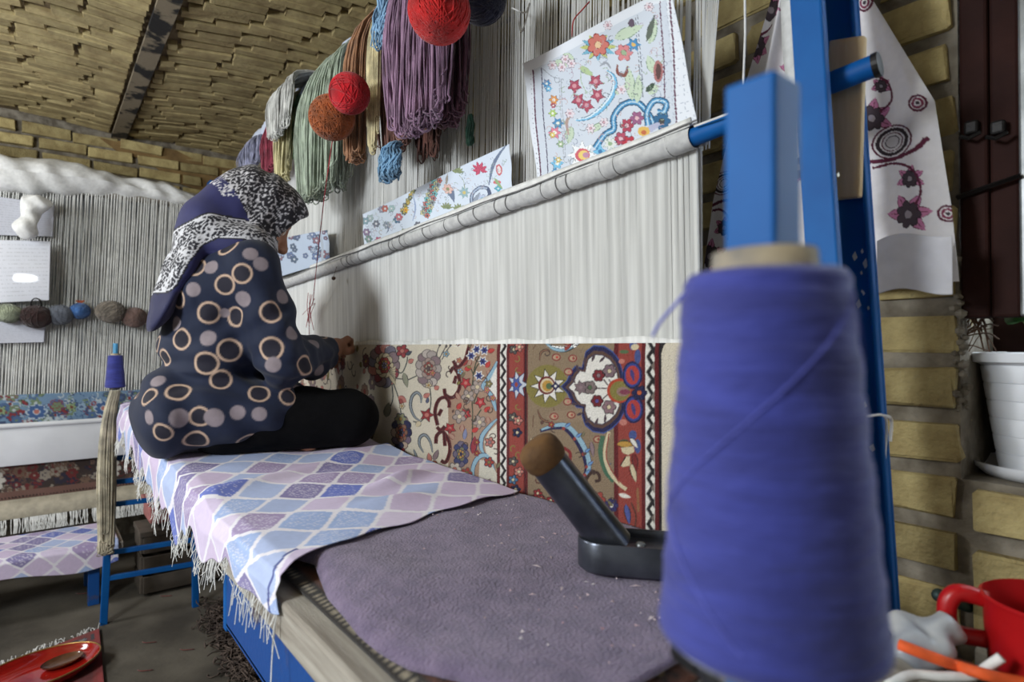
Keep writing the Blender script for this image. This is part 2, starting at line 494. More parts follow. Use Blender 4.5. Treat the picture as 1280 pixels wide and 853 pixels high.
# far wall
wall_far = struct(MB().box((BX - .112, -1.0, 1.2), (.2, 4.4, 2.6)).build('wall_left_far', M['mortar']))
for k in range(8):
    z = 1.72 + .072 * k; y = WY - .02
    first = k % 2 == 0
    while y > -.95:
        L = .098 if first else .205
        me = rg.choice(BH if first else BR)
        inst('brick', me, (BX - .022 + rg.uniform(-.012, .010), y - L / 2, z + rg.uniform(-.005, .005)),
             (rg.uniform(-.03, .03), rg.uniform(-.04, .04), PI / 2 + rg.uniform(-.04, .04)), wall_far)
        y -= L + rg.uniform(.008, .03); first = rg.random() < .12
# plastered patch at the corner of the far wall
mb = MB(); pts = [(.25, 2.24), (.6, 2.25), (.98, 2.22), (.99, 1.98), (.86, 1.93), (.80, 2.02), (.62, 2.06), (.48, 2.16), (.34, 2.18)]
n = len(pts); mb.add([(BX + .004, y, z) for y, z in pts] + [(BX - .02, y, z) for y, z in pts],
       [tuple(range(n))] + [(i, n + i, n + (i + 1) % n, (i + 1) % n) for i in range(n)])
mb.build('plaster_patch', mat('sandy_plaster', (150, 122, 78), .95, rgb2=(112, 88, 56), scale=9, bump=.8, bscale=40, world=True), wall_far)

# ceiling: shallow brick vaults between steel beams
BEAM_Y = .34; BAY = .92
def vault(y):
    q = ((y - BEAM_Y) / BAY) % 1.0
    return CEIL + .032 * math.sin(PI * q)
nu, nv = 90, 8
ys = np.linspace(-3.05, 1.05, nu); xs = np.linspace(BX - .05, 2.0, nv)
P = np.array([[(x, y, vault(y) + .012) for y in ys] for x in xs])
ceiling = struct(grid_mesh('ceiling', P, M['ceil_mortar'], smooth=False))
bricks = []
x = BX + .05
while x < -.75:
    for y0, y1 in ((.985, BEAM_Y + .045), (BEAM_Y - .045, -1.35)):
        y = y0; k = rg.uniform(.35, 1.0)
        while y > y1 + .03:
            L = min(.195 * k, y - y1); yc = y - L / 2; k = rg.uniform(.9, 1.05)
            dz = (vault(yc + .02) - vault(yc - .02)) / .04
            bricks.append((x - .10 * (yc - .3), yc, vault(yc) + .016 + rg.uniform(-.005, .005), dz, rg.uniform(-.025, .025), L / .195))
            y -= L + rg.uniform(.006, .018)
    x += .0565 + rg.uniform(-.002, .003)
def vis(b):
    v = np.array(b[:3]) - CAM; zz = v @ FW
    if zz < .3: return -1
    u, q = 640 + FPX * (v @ RT) / zz, 426.5 - FPX * (v @ UP) / zz
    return 1 / zz if -60 < u < 560 and -60 < q < 260 else -1
bricks.sort(key=vis, reverse=True)
far_b = MB()
for i, (bx_, by_, bz_, dz, jz, fl) in enumerate(bricks):
    e = (math.atan(dz), 0, 0)
    rot = (math.atan(dz), rg.uniform(-.05, .05), PI / 2 - .10 + jz)
    if i < 300:
        o = inst('brick', CB[i % 6], (bx_, by_, bz_), (0, 0, 0), ceiling)
        o.rotation_euler = (Matrix.Rotation(math.atan(dz), 3, 'X') @ Matrix.Rotation(PI / 2 - .10 + jz, 3, 'Z') @ Matrix.Rotation(rg.uniform(-.025, .025), 3, 'X')).to_euler(); o.scale = (fl, 1, 1)
    else:
        A = Matrix.Rotation(math.atan(dz), 3, 'X') @ Matrix.Rotation(PI / 2 - .10 + jz, 3, 'Z')
        me = CB[i % 6]
        far_b.add([A @ Vector((v.co.x * fl, v.co.y, v.co.z)) + Vector((bx_, by_, bz_)) for v in me.vertices], [tuple(p.vertices) for p in me.polygons])
far_b.build('brick_rows', M['ceil_brick'], ceiling, kind='stuff')
for yb in (BEAM_Y, BEAM_Y - BAY, BEAM_Y - 2 * BAY):
    mb = MB(); mb.box((-1.0, yb, CEIL - .004), (6.2, .068, .016)); mb.box((-1.0, yb, CEIL + .05), (6.2, .012, .10))
    mb.build('steel_beam', M['beam'], ceiling)

# window at the right end of the loom wall
win = thing('window_1', 'dark brown steel window frame beside the yellow brick wall edge', 'window', (-.2, 1.05, SILL))
win['kind'] = 'structure'
FY = 1.02
mb = MB(); mb.box((WX0 + .018, FY, 1.56), (.032, .035, .9), bev=.004); mb.build('window_frame', M['brown_steel'], win)
mb = MB(); mb.box((WX0 + .050, FY + .004, 1.56), (.032, .03, .9), bev=.004); mb.build('casement_frame', M['brown_steel'], win)
mb = MB(); mb.box((WX0 + .0725, FY - .004, 1.56), (.013, .03, .9), bev=.003); mb.build('steel_edge', M['grey_steel'], win)
mb = MB(); mb.box((WX0 + .35, FY + .02, 1.135), (.60, .035, .03), bev=.004); mb.build('window_rail', M['brown_steel'], win)
mb = MB(); mb.box((WX0 + .44, FY + .02, 1.56), (.64, .004, .86))
gl = mat('window_glass', (240, 245, 248), 0.05, var=.0, trans=1.0); mb.build('pane', gl, win)
mb = MB(); mb.box((WX0 + .35, 1.19, 1.0), (.9, .02, .26)); mb.build('gap_shade_board', M['brown_steel'], win)  # added dark panel standing in for the shade of the gap below the frame
mb = MB(); a = at(1196, 247, Y=FY - .025); b = at(1276, 219, Y=FY - .025)
mb.tube([a, b], [.0075, .006], 4, flat=.5); mb.build('latch_bar', M['black_iron'], win)
mb = MB()
for q in (at(1215, 160, Y=FY - .022), at(1248, 160, Y=FY - .02)):
    mb.box(q, (.016, .014, .018), bev=.003); mb.tube([q + [-.01, -.012, -.012], q + [0, -.016, -.018], q + [.012, -.012, -.012]], .0028, 6)
mb.build('latch', M['black_iron'], win)
# ------------------------------------------------------------------ the big loom
LY = .79                       # plane of the warp
FELL = 1.077
def rod_z(x): return 1.386 + (x + .512) * (1.386 - 1.335) / (2.356 - .512)
loom = thing('carpet_loom', 'blue steel upright carpet loom strung with white warp by the brick wall', 'loom', (-1.5, LY, 0))
# upright: two steel bars side by side with a web behind, leaning a little
LEAN = .055
def post(x0, wd, y0, y1, name, m):
    mb = MB()
    for zz0, zz1 in ((0.0, 2.2),):
        vs = []
        for z in (zz0, zz1):
            xx = x0 - (z - 1.2) * LEAN
            vs += [(xx - wd / 2, y0, z), (xx + wd / 2, y0, z), (xx + wd / 2, y1, z), (xx - wd / 2, y1, z)]
        mb.add(vs, [(3, 2, 1, 0), (4, 5, 6, 7), (0, 1, 5, 4), (1, 2, 6, 5), (2, 3, 7, 6), (3, 0, 4, 7)])
    o = mb.build(name, m, loom)
    bv = o.modifiers.new('bevel', 'BEVEL'); bv.width = .0025; bv.segments = 2
    return o
post(-.322, .038, .738, .752, 'upright_flange', M['blue'])
post(-.338, .006, .752, .835, 'upright_web', M['blue'])
post(-.321, .046, .838, .846, 'upright_flange', M['blue'])
post(-.301, .006, .8255, .838, 'upright_web', M['blue'])
# pale chips in the paint
mb = MB()
rg = random.Random(5)
for q in range(26):
    z = rg.choice([rg.uniform(1.12, 1.24), rg.uniform(.9, 1.5)]); xx = -.318 - (z - 1.2) * LEAN + rg.uniform(-.016, .019)
    if q < 12: xx = -.321 - (z - 1.2) * LEAN + rg.uniform(-.004, .012)
    yy = .8375 if q < 12 else .7446
    s = rg.uniform(.002, .006)
    mb.add([(xx, yy, z - s), (xx + s * .7, yy, z - s * .2), (xx + s * .2, yy, z + s * 1.4), (xx - s * .5, yy, z + s * .3)], [(0, 1, 2, 3)])
mb.build('paint_chips', mat('pale_primer', (206, 208, 196), .8), loom, kind='stuff')
# far upright and top beam
BZ = 1.985
mb = MB(); mb.box((-2.86, .80, .95), (.06, .08, 1.90), bev=.004); mb.build('upright', M['blue'], loom)
mb = MB(); mb.tube([(-2.9, .80, BZ), (-.25, .80, BZ)], .045, 20); smooth_angle(mb.build('top_beam', M['blue'], loom))
# heddle rod: blue pipe, wound with string over the warp
ra, rb = at(868, 171, Y=.77), at(360, 353, Y=.77)
RD = nrm(ra - rb)
def rodp(x): return ra + (rb - ra) * ((x - ra[0]) / (rb[0] - ra[0]))
p_end = at(1099, 80, Y=.792)
mb = MB(); mb.tube([rodp(-2.80), rodp(-.6), ra, p_end], .0138, 20); rod = smooth_angle(mb.build('heddle_rod', M['blue'], loom))
mb = MB(); q = nrm(p_end - ra); mb.tube([p_end - q * .006, p_end + q * .001], .0150, 20); mb.build('worn_pipe_end', M['black_iron'], rod)
# string wrapping: coil after coil, one lumpy skin
nL, nA = 900, 18
S = np.linspace(0, 1, nL); P = np.zeros((nL, nA + 1, 3))
Lr = np.linalg.norm(rodp(-2.78) - ra)
e1 = nrm(np.cross(RD, [0, 0, 1])); e2 = np.cross(e1, RD)
coil = .0168 + .0009 * np.abs(np.sin(S * Lr / .0062 * PI / 1.0)) + .0012 * np.sin(S * 61) * np.sin(S * 143) + .0012 * (RNG.random(nL) > .93)
for j in range(nA + 1):
    a = 2 * PI * j / nA
    P[:, j] = ra + (rodp(-2.78) - ra) * S[:, None] + coil[:, None] * (math.cos(a) * e1 + math.sin(a) * e2)
grid_mesh('string_wrapping', P, M['rope'], rod)
mb = MB(); rg = random.Random(8)
for q in np.cumsum([rg.uniform(.02, .11) for _ in range(26)]):
    if q > 1.4: break
    c = ra - RD * q; tilt = rg.uniform(-.6, .6)
    t = np.linspace(0, 2 * PI, 22, endpoint=False)
    mb.tube([c + .0182 * (math.cos(k) * e1 + math.sin(k) * e2) + RD * .008 * tilt * math.sin(k) for k in t], .0009, 5, closed=True)
mb.build('dark_binding', M['cord'], rod, kind='stuff')
cordp = [rodp(x) + np.array([0, -.0190, .0125 + .0015 * math.sin(x * 23) + .0015 * math.sin(x * 9)]) for x in np.linspace(-.50, -2.4, 60)]
mb = MB(); mb.tube(cordp, .0016, 5); mb.build('tension_cord', M['cord'], rod)
cl = [at(868, 158, Y=.752), at(895, 148, Y=.752), at(925, 137, Y=.755), at(985, 118, Y=.765)]
mb = MB(); mb.tube(catmull(cl, 6), .0016, 5); mb.build('white_cord', M['white'], rod)
# wooden wedge jammed in the upright
mb = MB()
wt = [at(1036, 50, Y=.812), at(1080, 43, Y=.812), at(1074, 246, Y=.812), at(1018, 252, Y=.812)]
vs = [p + [0, dy, 0] for dy in (0, .0125) for p in wt]
mb.add(vs, [(0, 3, 2, 1), (4, 5, 6, 7), (0, 1, 5, 4), (1, 2, 6, 5), (2, 3, 7, 6), (3, 0, 4, 7)])
o = mb.build('wooden_wedge', M['wood'], loom); bv = o.modifiers.new('bevel', 'BEVEL'); bv.width = .003; bv.segments = 2

# warp threads, too fine and too many to pick apart
mb = MB(); rg = random.Random(11)
def thread(p, q, r):
    p = np.asarray(p, float); q = np.asarray(q, float)
    vs = []; 
    for c in (p, q):
        vs += [c + [-r, r * .5, 0], c + [0, -r, 0], c + [r, r * .5, 0]]
    mb.add(vs, [(0, 1, 4, 3), (1, 2, 5, 4), (2, 0, 3, 5)])
x = -.525
while x > -2.78:
    rz = rodp(x)[2]
    j = rg.gauss(0, .0006)
    thread((x, LY + .003, FELL - .02), (x + j, LY - .004, rz - .01), .00175)
    thread((x - .0014, LY + .009, FELL - .02), (x + .0004 + rg.gauss(0, .0012), LY + .006, rz), .0017)
    x -= .0029 * (1.0 if rg.random() > .035 else 1.45)
x = -.52
while x > -2.78:
    rz = rodp(x)[2]
    g = rg.gauss(0, .0012)
    thread((x, LY + .004, rz - .01), (x + g, LY + .012, BZ - .01), .0016)
    thread((x + .002, LY + .018, rz - .01), (x + .003 + rg.gauss(0, .002), LY + .04, BZ - .01), .0016)
    x -= rg.choice([.0058, .0068, .0085, .012])
for q in range(9):
    x = -.516 + q * .004 * rg.random() + q * .001
    thread((-.518 + .001 * q, LY, rodp(-.52)[2] - .01), (-.535 + .0075 * q, LY + .03, BZ - .01), .0013)
mb.build('warp_threads', M['warp'], loom, kind='stuff')
# beaten weft haze right above the knots
nu = 120
PX = np.linspace(-.528, -2.78, nu)
P = np.array([[(x, LY - .0035, FELL - .01 + k * (.020 + .002 * math.sin(x * 14) + .003 * math.sin(x * 37))) for x in PX] for k in (0, .5, 1)])
o = grid_mesh('beaten_weft', P, M['warp'], loom, thick=.002)

# ------------------------------------------------------------------ the carpet on the loom, knot by knot colours
CY = .782; X_R, X_L, Z_B = -.530, -2.30, .735
R = Raster(-X_R, 0, -X_L, FELL - Z_B, .00078, (220, 210, 190))
IV = (222, 212, 192); MAR = (98, 20, 26); RED = (150, 64, 55); NAVY = (28, 28, 74); TAN = (142, 122, 98); BRN = (168, 138, 116)
BLU = (120, 152, 196); GRN = (84, 108, 72); OLV = (132, 122, 62); MAU = (142, 120, 124); BLK = (32, 26, 30); WHT = (232, 228, 220); GLD = (190, 146, 66); PNK = (196, 124, 112); LBL = (148, 182, 200); CRM = (214, 198, 164); DGR = (90, 84, 82)
def onc(px, py):
    p = at(px, py, Y=CY); return (-p[0], FELL - p[2])
def ux(px): return onc(px, 500)[0]
H = FELL - Z_B
def stripe(p0, p1, c):
    a, b = ux(p1), ux(p0)
    R.poly([(a, -.01), (b, -.01), (b, H + .01), (a, H + .01)], c, raw=True)
stripe(560, 622, BRN); stripe(622, 626, MAR); stripe(626, 634, WHT); stripe(634, 637.5, MAR); stripe(637.5, 655, RED); stripe(655, 660, MAR); stripe(656.6, 658.2, BLK)
stripe(660, 768, TAN); stripe(768, 773.5, MAR); stripe(773.5, 803, RED); stripe(803, 807.5, MAR); stripe(807.5, 819, WHT); stripe(819, 824, MAR); stripe(824, 827.5, BLK)
R.map = onc
def zig(xa, xb, per, c, w):
    pts = []; y = 418; k = 0
    while y < 700:
        pts.append((xa if k % 2 else xb, y)); y += per / 2; k += 1
    R.line(pts, w, c, curve=False)
zig(627.5, 632, 15.5, BLK, 3.6); zig(811, 816.5, 19, BLK, 5.0)
for y in range(420, 700, 19): R.poly([(819, y - 7), (819, y + 7), (814.5, y)], BLK if y % 2 else (120, 108, 100))
R.line([(826, 440), (828, 431), (835, 424)], 4, BLK)
# --- ivory field and its scalloped edge
edge = [(583, 424), (583, 445), (577, 457), (567, 461), (574, 478), (572, 490), (562, 498), (556, 493), (547, 503), (545, 520), (548, 535), (556, 539), (562, 552), (563, 566), (556, 577), (552, 586), (558, 600), (561, 640), (557, 660)]
R.poly(edge + [(540, 660), (470, 640), (470, 424)], IV)
for ln in ([(588, 426), (585, 437), (581, 450), (572, 459), (566, 451)], [(580, 428), (573, 429), (570, 432)], [(562, 466), (567, 460), (573, 470), (574, 485), (566, 497), (557, 494), (555, 486)],
           [(570, 470), (567, 480)], [(547, 532), (544, 515), (548, 501), (556, 497), (561, 503), (561, 510)], [(546, 534), (551, 538), (556, 533)], [(545, 555), (546, 545), (553, 540), (560, 550), (562, 564), (557, 578), (551, 576)],
           [(555, 542), (556, 558)], [(551, 586), (557, 588), (560, 604)], [(548, 520), (552, 512)]):
    R.line(ln, 4.6, MAR)
    R.line(ln, 1.6, (60, 14, 18))
def palm(cx, cy, rx, ry, n, cs, edgec, mids):
    for k in range(n):
        q = 2 * PI * k / n
        x, y = cx + rx * .74 * math.cos(q), cy + ry * .74 * math.sin(q)
        R.ell(x, y, rx * .36 + .9, ry * .24 + .9, edgec, math.atan2(ry * math.sin(q), rx * math.cos(q)), 12)
        R.ell(x, y, rx * .36, ry * .24, cs[k % len(cs)], math.atan2(ry * math.sin(q), rx * math.cos(q)), 12)
    f = .60
    for lv, c in enumerate(mids):
        m_ = max(5, n - 3 - 2 * lv)
        for k in range(m_):
            q = 2 * PI * (k + .5 * lv) / m_; x, y = cx + rx * f * .62 * math.cos(q), cy + ry * f * .62 * math.sin(q); an = math.atan2(ry * math.sin(q), rx * math.cos(q))
            R.ell(x, y, rx * f * .46 + .8, ry * f * .26 + .8, edgec, an, 12); R.ell(x, y, rx * f * .46, ry * f * .26, c, an, 12)
        f *= .64
    R.ell(cx, cy, rx * f * .5 + .6, ry * f * .5 + .6, edgec)
palm(480, 457, 18, 29, 13, [MAU, (150, 60, 70), PNK, (122, 116, 132)], BLK, [CRM, (176, 60, 58), GLD, (150, 140, 170)])
for q in range(7): R.leaf(486, 468, 495, 458 + q * 4, 4, CRM, DGR, .7)
palm(536, 461, 14, 25, 11, [(176, 164, 158), MAU, (196, 184, 176)], DGR, [(172, 150, 140), RED, CRM, MAR])
for a_ in ((545, 446, 549, 431), (549, 449, 557, 433), (552, 450, 562, 432)): R.line([a_[:2], a_[2:]], 1.3, DGR, False); R.ell(a_[2], a_[3], 1.6, 2.2, DGR)
R.flower(503, 439, 8, 5, (160, 62, 66), BLK, PNK); R.leaf(508, 444, 516, 439, 4, (70, 76, 90), BLK, .7)
R.leaf(511, 454, 518, 449, 5, PNK, BLK, .8)
for ln in ([(494, 464), (503, 466), (509, 454), (510, 446)], [(494, 473), (505, 474), (510, 470)], [(511, 475), (522, 470)], [(490, 481), (491, 498), (488, 508)], [(492, 480), (499, 500), (502, 520)],
           [(538, 486), (539, 500), (538, 513)], [(517, 527), (525, 528), (530, 524)]): R.line(ln, 1.4, (52, 62, 60))
R.leaf(505, 466, 510, 485, 6, (150, 150, 128), BLK, .8); R.leaf(482, 522, 486, 503, 8, (128, 128, 108), BLK, .8)
R.leaf(498, 496, 509, 503, 7, PNK, (120, 40, 44), .8); R.leaf(500, 498, 505, 510, 4, (160, 70, 66), (90, 30, 30), .6)
R.leaf(543, 487, 549, 483, 5, PNK, MAR, .8); R.leaf(530, 497, 538, 492, 5, PNK, MAR, .8)
for ln in ([(527, 504), (527, 496), (522, 491), (516, 496), (514, 508), (519, 521), (527, 527)], [(530, 566), (525, 556), (526, 547), (532, 544), (538, 552), (541, 566)], [(508, 577), (517, 581), (521, 572), (518, 562)]):
    R.line(ln, 4.4, (60, 66, 72), taper=True); R.line(ln, 2.0, (150, 158, 164), taper=True)
R.star(534, 519, 9, 5, (150, 40, 46), BLK, PNK, 1.0, .45)
R.leaf(526, 527, 521, 534, 6, CRM, DGR, .8)
palm(502, 541, 12, 23, 10, [NAVY, (120, 100, 120), (196, 170, 150)], BLK, [(150, 104, 80), (190, 92, 60), (80, 76, 110)])
R.flower(501, 524, 7, 6, (150, 150, 110), NAVY, GLD); R.flower(503, 567, 6, 5, (176, 40, 52), (90, 20, 30), MAR)
for ln in ([(501, 573), (499, 588)], [(505, 573), (509, 588)], [(507, 570), (516, 580), (521, 573)]): R.line(ln, 1.3, BLK)
R.flower(540, 585, 9, 6, (156, 86, 64), (90, 40, 36), (176, 60, 40)); R.leaf(538, 578, 536, 566, 5, PNK, BLK, .8); R.leaf(542, 576, 548, 562, 5, MAU, BLK, .8); R.flower(527, 588, 5, 5, PNK, BLK, MAR)
# --- brown corner
for ln in ([(590, 560), (591, 520), (590, 490), (594, 458), (600, 445)], [(591, 470), (598, 456), (606, 452)], [(592, 505), (600, 485)], [(590, 530), (602, 512)], [(592, 468), (586, 455)]): R.line(ln, 1.6, (64, 70, 52))
for x, y in ((596, 437), (604, 452), (599, 470), (589, 445), (606, 438)): R.star(x, y, 6, 6, (60, 70, 130), WHT, NAVY, 1.4, .5)
for x, y in ((582, 479), (601, 503), (582, 518), (562, 536), (574, 605)): R.star(x, y, 7.5, 5, (176, 44, 52), (70, 16, 22), PNK, 1.1, .5, rot=.4)
for x, y in ((597, 484), (585, 496), (600, 528), (574, 521)): R.flower(x, y, 8, 5, (168, 152, 144), DGR, CRM, rot=.5)
for x, y, a_ in ((610, 440, .3), (585, 458, 1.2), (574, 500, 2), (571, 512, 1), (606, 515, .7), (615, 470, 2.2), (580, 462, .2), (568, 549, 2.4), (612, 530, 1.8), (608, 460, 1.0), (577, 540, 1.5), (590, 540, .5), (568, 590, 1)):
    R.leaf(x, y, x + 10 * math.cos(a_), y - 10 * math.sin(a_), 5, (176, 140, 122) if a_ > 1 else (190, 60, 56), (120, 30, 34), .9)
for ln in ([(622, 452), (618, 462), (610, 475), (604, 483), (607, 488)], [(606, 487), (613, 492), (618, 503), (621, 514)], [(622, 524), (612, 534), (603, 546), (602, 560), (606, 568)], [(620, 592), (612, 572), (602, 570), (594, 578), (591, 592), (597, 614)]):
    R.line(ln, 6.6, NAVY, taper=True); R.line(ln, 5, LBL, taper=True); 
R.poly([(622, 458), (614, 474), (608, 482), (616, 490), (622, 500)], WHT); R.flower(612, 480, 4, 5, OLV, DGR, CRM)
R.poly([(622, 530), (612, 540), (606, 552), (608, 566), (622, 580)], (222, 216, 200)); R.poly([(600, 575), (612, 576), (622, 592), (622, 616), (598, 614)], (214, 208, 194))
R.flower(613, 553, 6, 5, PNK, BLK, MAU); R.flower(612, 578, 6, 5, (170, 70, 50), NAVY, OLV); R.leaf(607, 612, 614, 598, 6, MAU, BLK, .9); R.leaf(600, 610, 600, 598, 5, (150, 70, 76), BLK, .8); R.leaf(616, 616, 620, 602, 4, MAU, BLK, .8)
palm(576, 568, 9, 17, 8, [(110, 100, 120), (60, 66, 110)], NAVY, [(120, 120, 90), GLD])
R.leaf(591, 568, 594, 545, 7, (150, 50, 60), NAVY, 1.2); R.leaf(580, 550, 582, 536, 5, (130, 136, 170), DGR, .8); R.flower(568, 587, 8, 6, (206, 194, 182), DGR, PNK); R.flower(583, 592, 7, 5, (160, 60, 50), DGR, OLV)
# --- narrow red band
R.star(648, 481, 12, 7, (200, 206, 218), NAVY, GLD, 1.2, .5, sy=1.5); R.star(646, 481, 7, 6, (70, 90, 160), NAVY, RED, .6, .5, sy=1.6)
for x, y, c in ((643, 437, DGR), (649, 434, PNK), (642, 522, DGR), (648, 526, PNK), (647, 541, NAVY), (642, 577, DGR), (642, 600, (80, 120, 160)), (649, 590, PNK), (645, 612, NAVY)): R.flower(x, y, 5.5, 5, c, BLK, CRM)
for x, y in ((646, 450), (648, 508), (643, 560), (649, 568), (648, 462)): R.curl(x, y, 5, x, .6, 1.4, OLV)
R.line([(638, 625), (652, 620), (658, 600), (657, 580)], 1.8, MAR)
# --- main border
def c3(L): return [(620 + x / 5.333, 420 + y / 5.333) for x, y in L]
R.ell(684, 483, 26, 27, OLV); R.ell(735, 430, 20, 6, (150, 130, 96)); R.ell(712, 520, 30, 8, (150, 128, 104))
R.star(684.5, 483, 21, 9, WHT, BLK, (150, 130, 60), 1.6, .52, rot=PI)
R.ell(683, 482, 10.5, 11.5, (108, 24, 28)); R.ell(683.5, 482, 8.4, 9, CRM); R.ell(684, 482.5, 6.5, 7, GLD); R.ell(686, 483, 4, 4, GRN); R.star(694, 483, 6, 4, NAVY, NAVY, WHT, .6, .5)
med = c3([(435, 340), (475, 300), (500, 240), (530, 205), (575, 215), (585, 170), (600, 110), (650, 70), (720, 75), (780, 110), (820, 160), (840, 220), (850, 280), (858, 340), (862, 420), (858, 500), (830, 560), (780, 610), (720, 645), (650, 635), (595, 590), (575, 530), (580, 480), (540, 475), (505, 440), (480, 385)])
mc = np.array([748.0, 487.5]); med = np.array(med)
for f, c in ((1.03, (60, 84, 150)), (1.0, NAVY), (.90, (92, 66, 56)), (.82, NAVY), (.80, WHT)): R.poly(mc + (med - mc) * f, c)
for a_ in np.linspace(0, 2 * PI, 17)[:-1]:   # flame edge of the white ground
    if abs(a_) < .5 or a_ > 5.8: continue
    x, y = mc[0] - 4 + 33 * math.cos(a_), mc[1] + 45 * math.sin(a_)
    R.leaf(x, y, x - 9 * math.cos(a_ + .5), y - 12 * math.sin(a_ + .5), 3.4, (74, 56, 66))
for x, y, r_, c, m_ in ((685, 265, 38, (120, 30, 40), MAU), (760, 235, 42, (128, 104, 112), CRM), (627, 345, 42, (128, 112, 110), GRN), (675, 435, 38, (112, 24, 36), (90, 80, 150)), (757, 475, 44, (140, 110, 116), CRM)):
    q = c3([(x, y)])[0]; R.flower(q[0], q[1], r_ / 5.333, 6, c, BLK, m_, 1.0, pw=.9)
q = c3([(565, 345)])[0]; R.star(q[0], q[1], 9, 7, (124, 104, 108), BLK, MAU, .8, .6)
for ln in ([(660, 350), (745, 350)], [(720, 290), (750, 330)], [(715, 420), (750, 390)], [(755, 290), (770, 310)]): R.line(c3(ln), 1.5, (54, 30, 38), False)
R.ell(*c3([(826, 366)])[0], 15.5, 15.5, (180, 66, 40)); R.ell(*c3([(832, 368)])[0], 13, 12.5, OLV); R.ell(*c3([(850, 372)])[0], 8, 6, (150, 120, 110)); R.ell(*c3([(865, 375)])[0], 7, 3.4, (130, 60, 80))
for x, y in ((915, 262), (922, 490)):
    q = c3([(x, y)])[0]; R.ell(q[0], q[1], 12.6, 17.5, NAVY); R.ell(q[0], q[1], 10.4, 15, (50, 66, 140)); R.ell(q[0], q[1], 8.6, 12, (176, 60, 56)); R.leaf(q[0] - 2, q[1] - 8, q[0] + 2, q[1] + 8, 5, (70, 60, 120))
q = c3([(960, 380)])[0]; R.flower(q[0], q[1], 9, 6, NAVY, (20, 20, 44), (190, 92, 50))
tl = c3([(325, 45), (380, 82), (450, 92), (510, 70), (575, 25)]); R.line(tl, 7, BLK, taper=True); R.line([(p[0], p[1] + .8) for p in tl[:4]], 3.6, LBL, taper=True); R.leaf(*c3([(455, 100)])[0], *c3([(500, 30)])[0], 5, RED, NAVY, .8)
for x, y, c in ((400, 143, (190, 70, 60)), (510, 150, (150, 60, 56)), (500, 528, (160, 80, 70)), (385, 538, (176, 70, 66)), (480, 240, PNK), (475, 440, PNK), (470, 40, RED), (680, 690, RED)):
    q = c3([(x, y)])[0]; R.ell(q[0], q[1], 5.6, 4.6, (130, 30, 36)); R.ell(q[0], q[1], 4.2, 3.2, (186, 160, 130)); R.ell(q[0] + 1, q[1], 1.8, 1.8, c)
for ln in ([(290, 165), (300, 110), (340, 95), (350, 110)], [(275, 490), (300, 550), (345, 575), (345, 560)], [(260, 60), (245, 90)], [(385, 180), (380, 205)], [(250, 530), (245, 610)], [(380, 480), (385, 500)]): R.line(c3(ln), 3.2, (62, 34, 30), taper=True); R.line(c3(ln), 1.2, (150, 110, 84), taper=True)
fe = [(675, 539), (690, 534), (706, 534), (720, 547), (731, 566), (735, 582), (733, 592), (727, 598)]
R.line(fe, 11, NAVY, taper=True); R.line([(x + 1.5, y - 1.5) for x, y in fe], 6, LBL, taper=True)
for x, y in fe[2:7]: R.ell(x - 2, y + 2, 2.2, 2.2, RED); R.leaf(x, y, x + 7, y - 5, 3, (110, 150, 200), NAVY, .8)
R.line([(704, 560), (712, 566), (712, 576)], 4, (130, 30, 34)); R.leaf(739, 552, 742, 572, 5, MAU, BLK, .9)
R.line([(754, 545), (751, 565), (757, 588), (768, 602)], 6, (70, 108, 84)); R.line([(762, 540), (758, 556), (757, 574), (764, 592), (776, 606), (784, 612)], 4.4, CRM); R.line([(762, 542), (759, 574), (775, 604)], 1.4, (150, 60, 56))
R.line([(736, 610), (733, 600), (740, 591), (748, 592), (750, 600), (744, 602)], 4, (62, 38, 32)); R.line([(735, 606), (740, 622), (752, 640)], 1.8, (70, 40, 40))
R.flower(747, 625, 10, 6, (160, 70, 60), (80, 30, 30), CRM); R.ell(757, 633, 5, 5, OLV); R.flower(765, 632, 8, 7, (50, 46, 100), NAVY, WHT)
R.line([(745, 648), (757, 655), (768, 658), (778, 654)], 1.8, (140, 40, 40)); R.ell(757, 650, 9, 4, (130, 140, 110))
for x, y in ((664, 625), (672, 617), (680, 630), (688, 626), (668, 632), (676, 624)): R.flower(x, y, 5, 5, (150, 40, 46), (80, 20, 26), CRM)
for x, y in ((666, 556), (672, 600), (700, 585), (716, 600), (722, 620), (665, 575), (700, 612), (715, 638)): R.curl(x, y, 7, x * .7, .7, 1.8, OLV if y % 2 else (96, 60, 52))
# --- right red band
for y in (440, 552): R.ell(781, y, 6, 2.5, GRN); R.ell(792, y - 8, 5, 6, (70, 84, 140)); R.ell(798, y + 6, 4, 9, (70, 84, 140))
R.leaf(772, 555, 794, 556, 7, GLD, BLK, 1.2); R.poly([(777, 560), (793, 558), (794, 565), (786, 569), (779, 566)], CRM); R.leaf(789, 548, 798, 560, 5, WHT, BLK, 1)
R.poly([(776, 582), (783, 571), (788, 570), (789, 582), (780, 584)], CRM); R.line([(776, 583), (783, 571)], 1.4, BLK); R.leaf(790, 580, 796, 603, 6, CRM, BLK, 1.2); R.leaf(793, 566, 797, 590, 6, (120, 36, 36), BLK, 1)
R.leaf(774, 618, 790, 622, 5, WHT, PNK, 1); R.leaf(783, 630, 788, 656, 6, (84, 94, 160), BLK, 1.2); R.line([(790, 628), (796, 645), (794, 664)], 2, (90, 50, 40)); R.line([(798, 610), (799, 640)], 3, (150, 104, 70))
R.ell(794, 434, 5, 4, CRM); R.ell(778, 452, 4, 3, PNK); R.ell(780, 528, 5, 4, PNK)
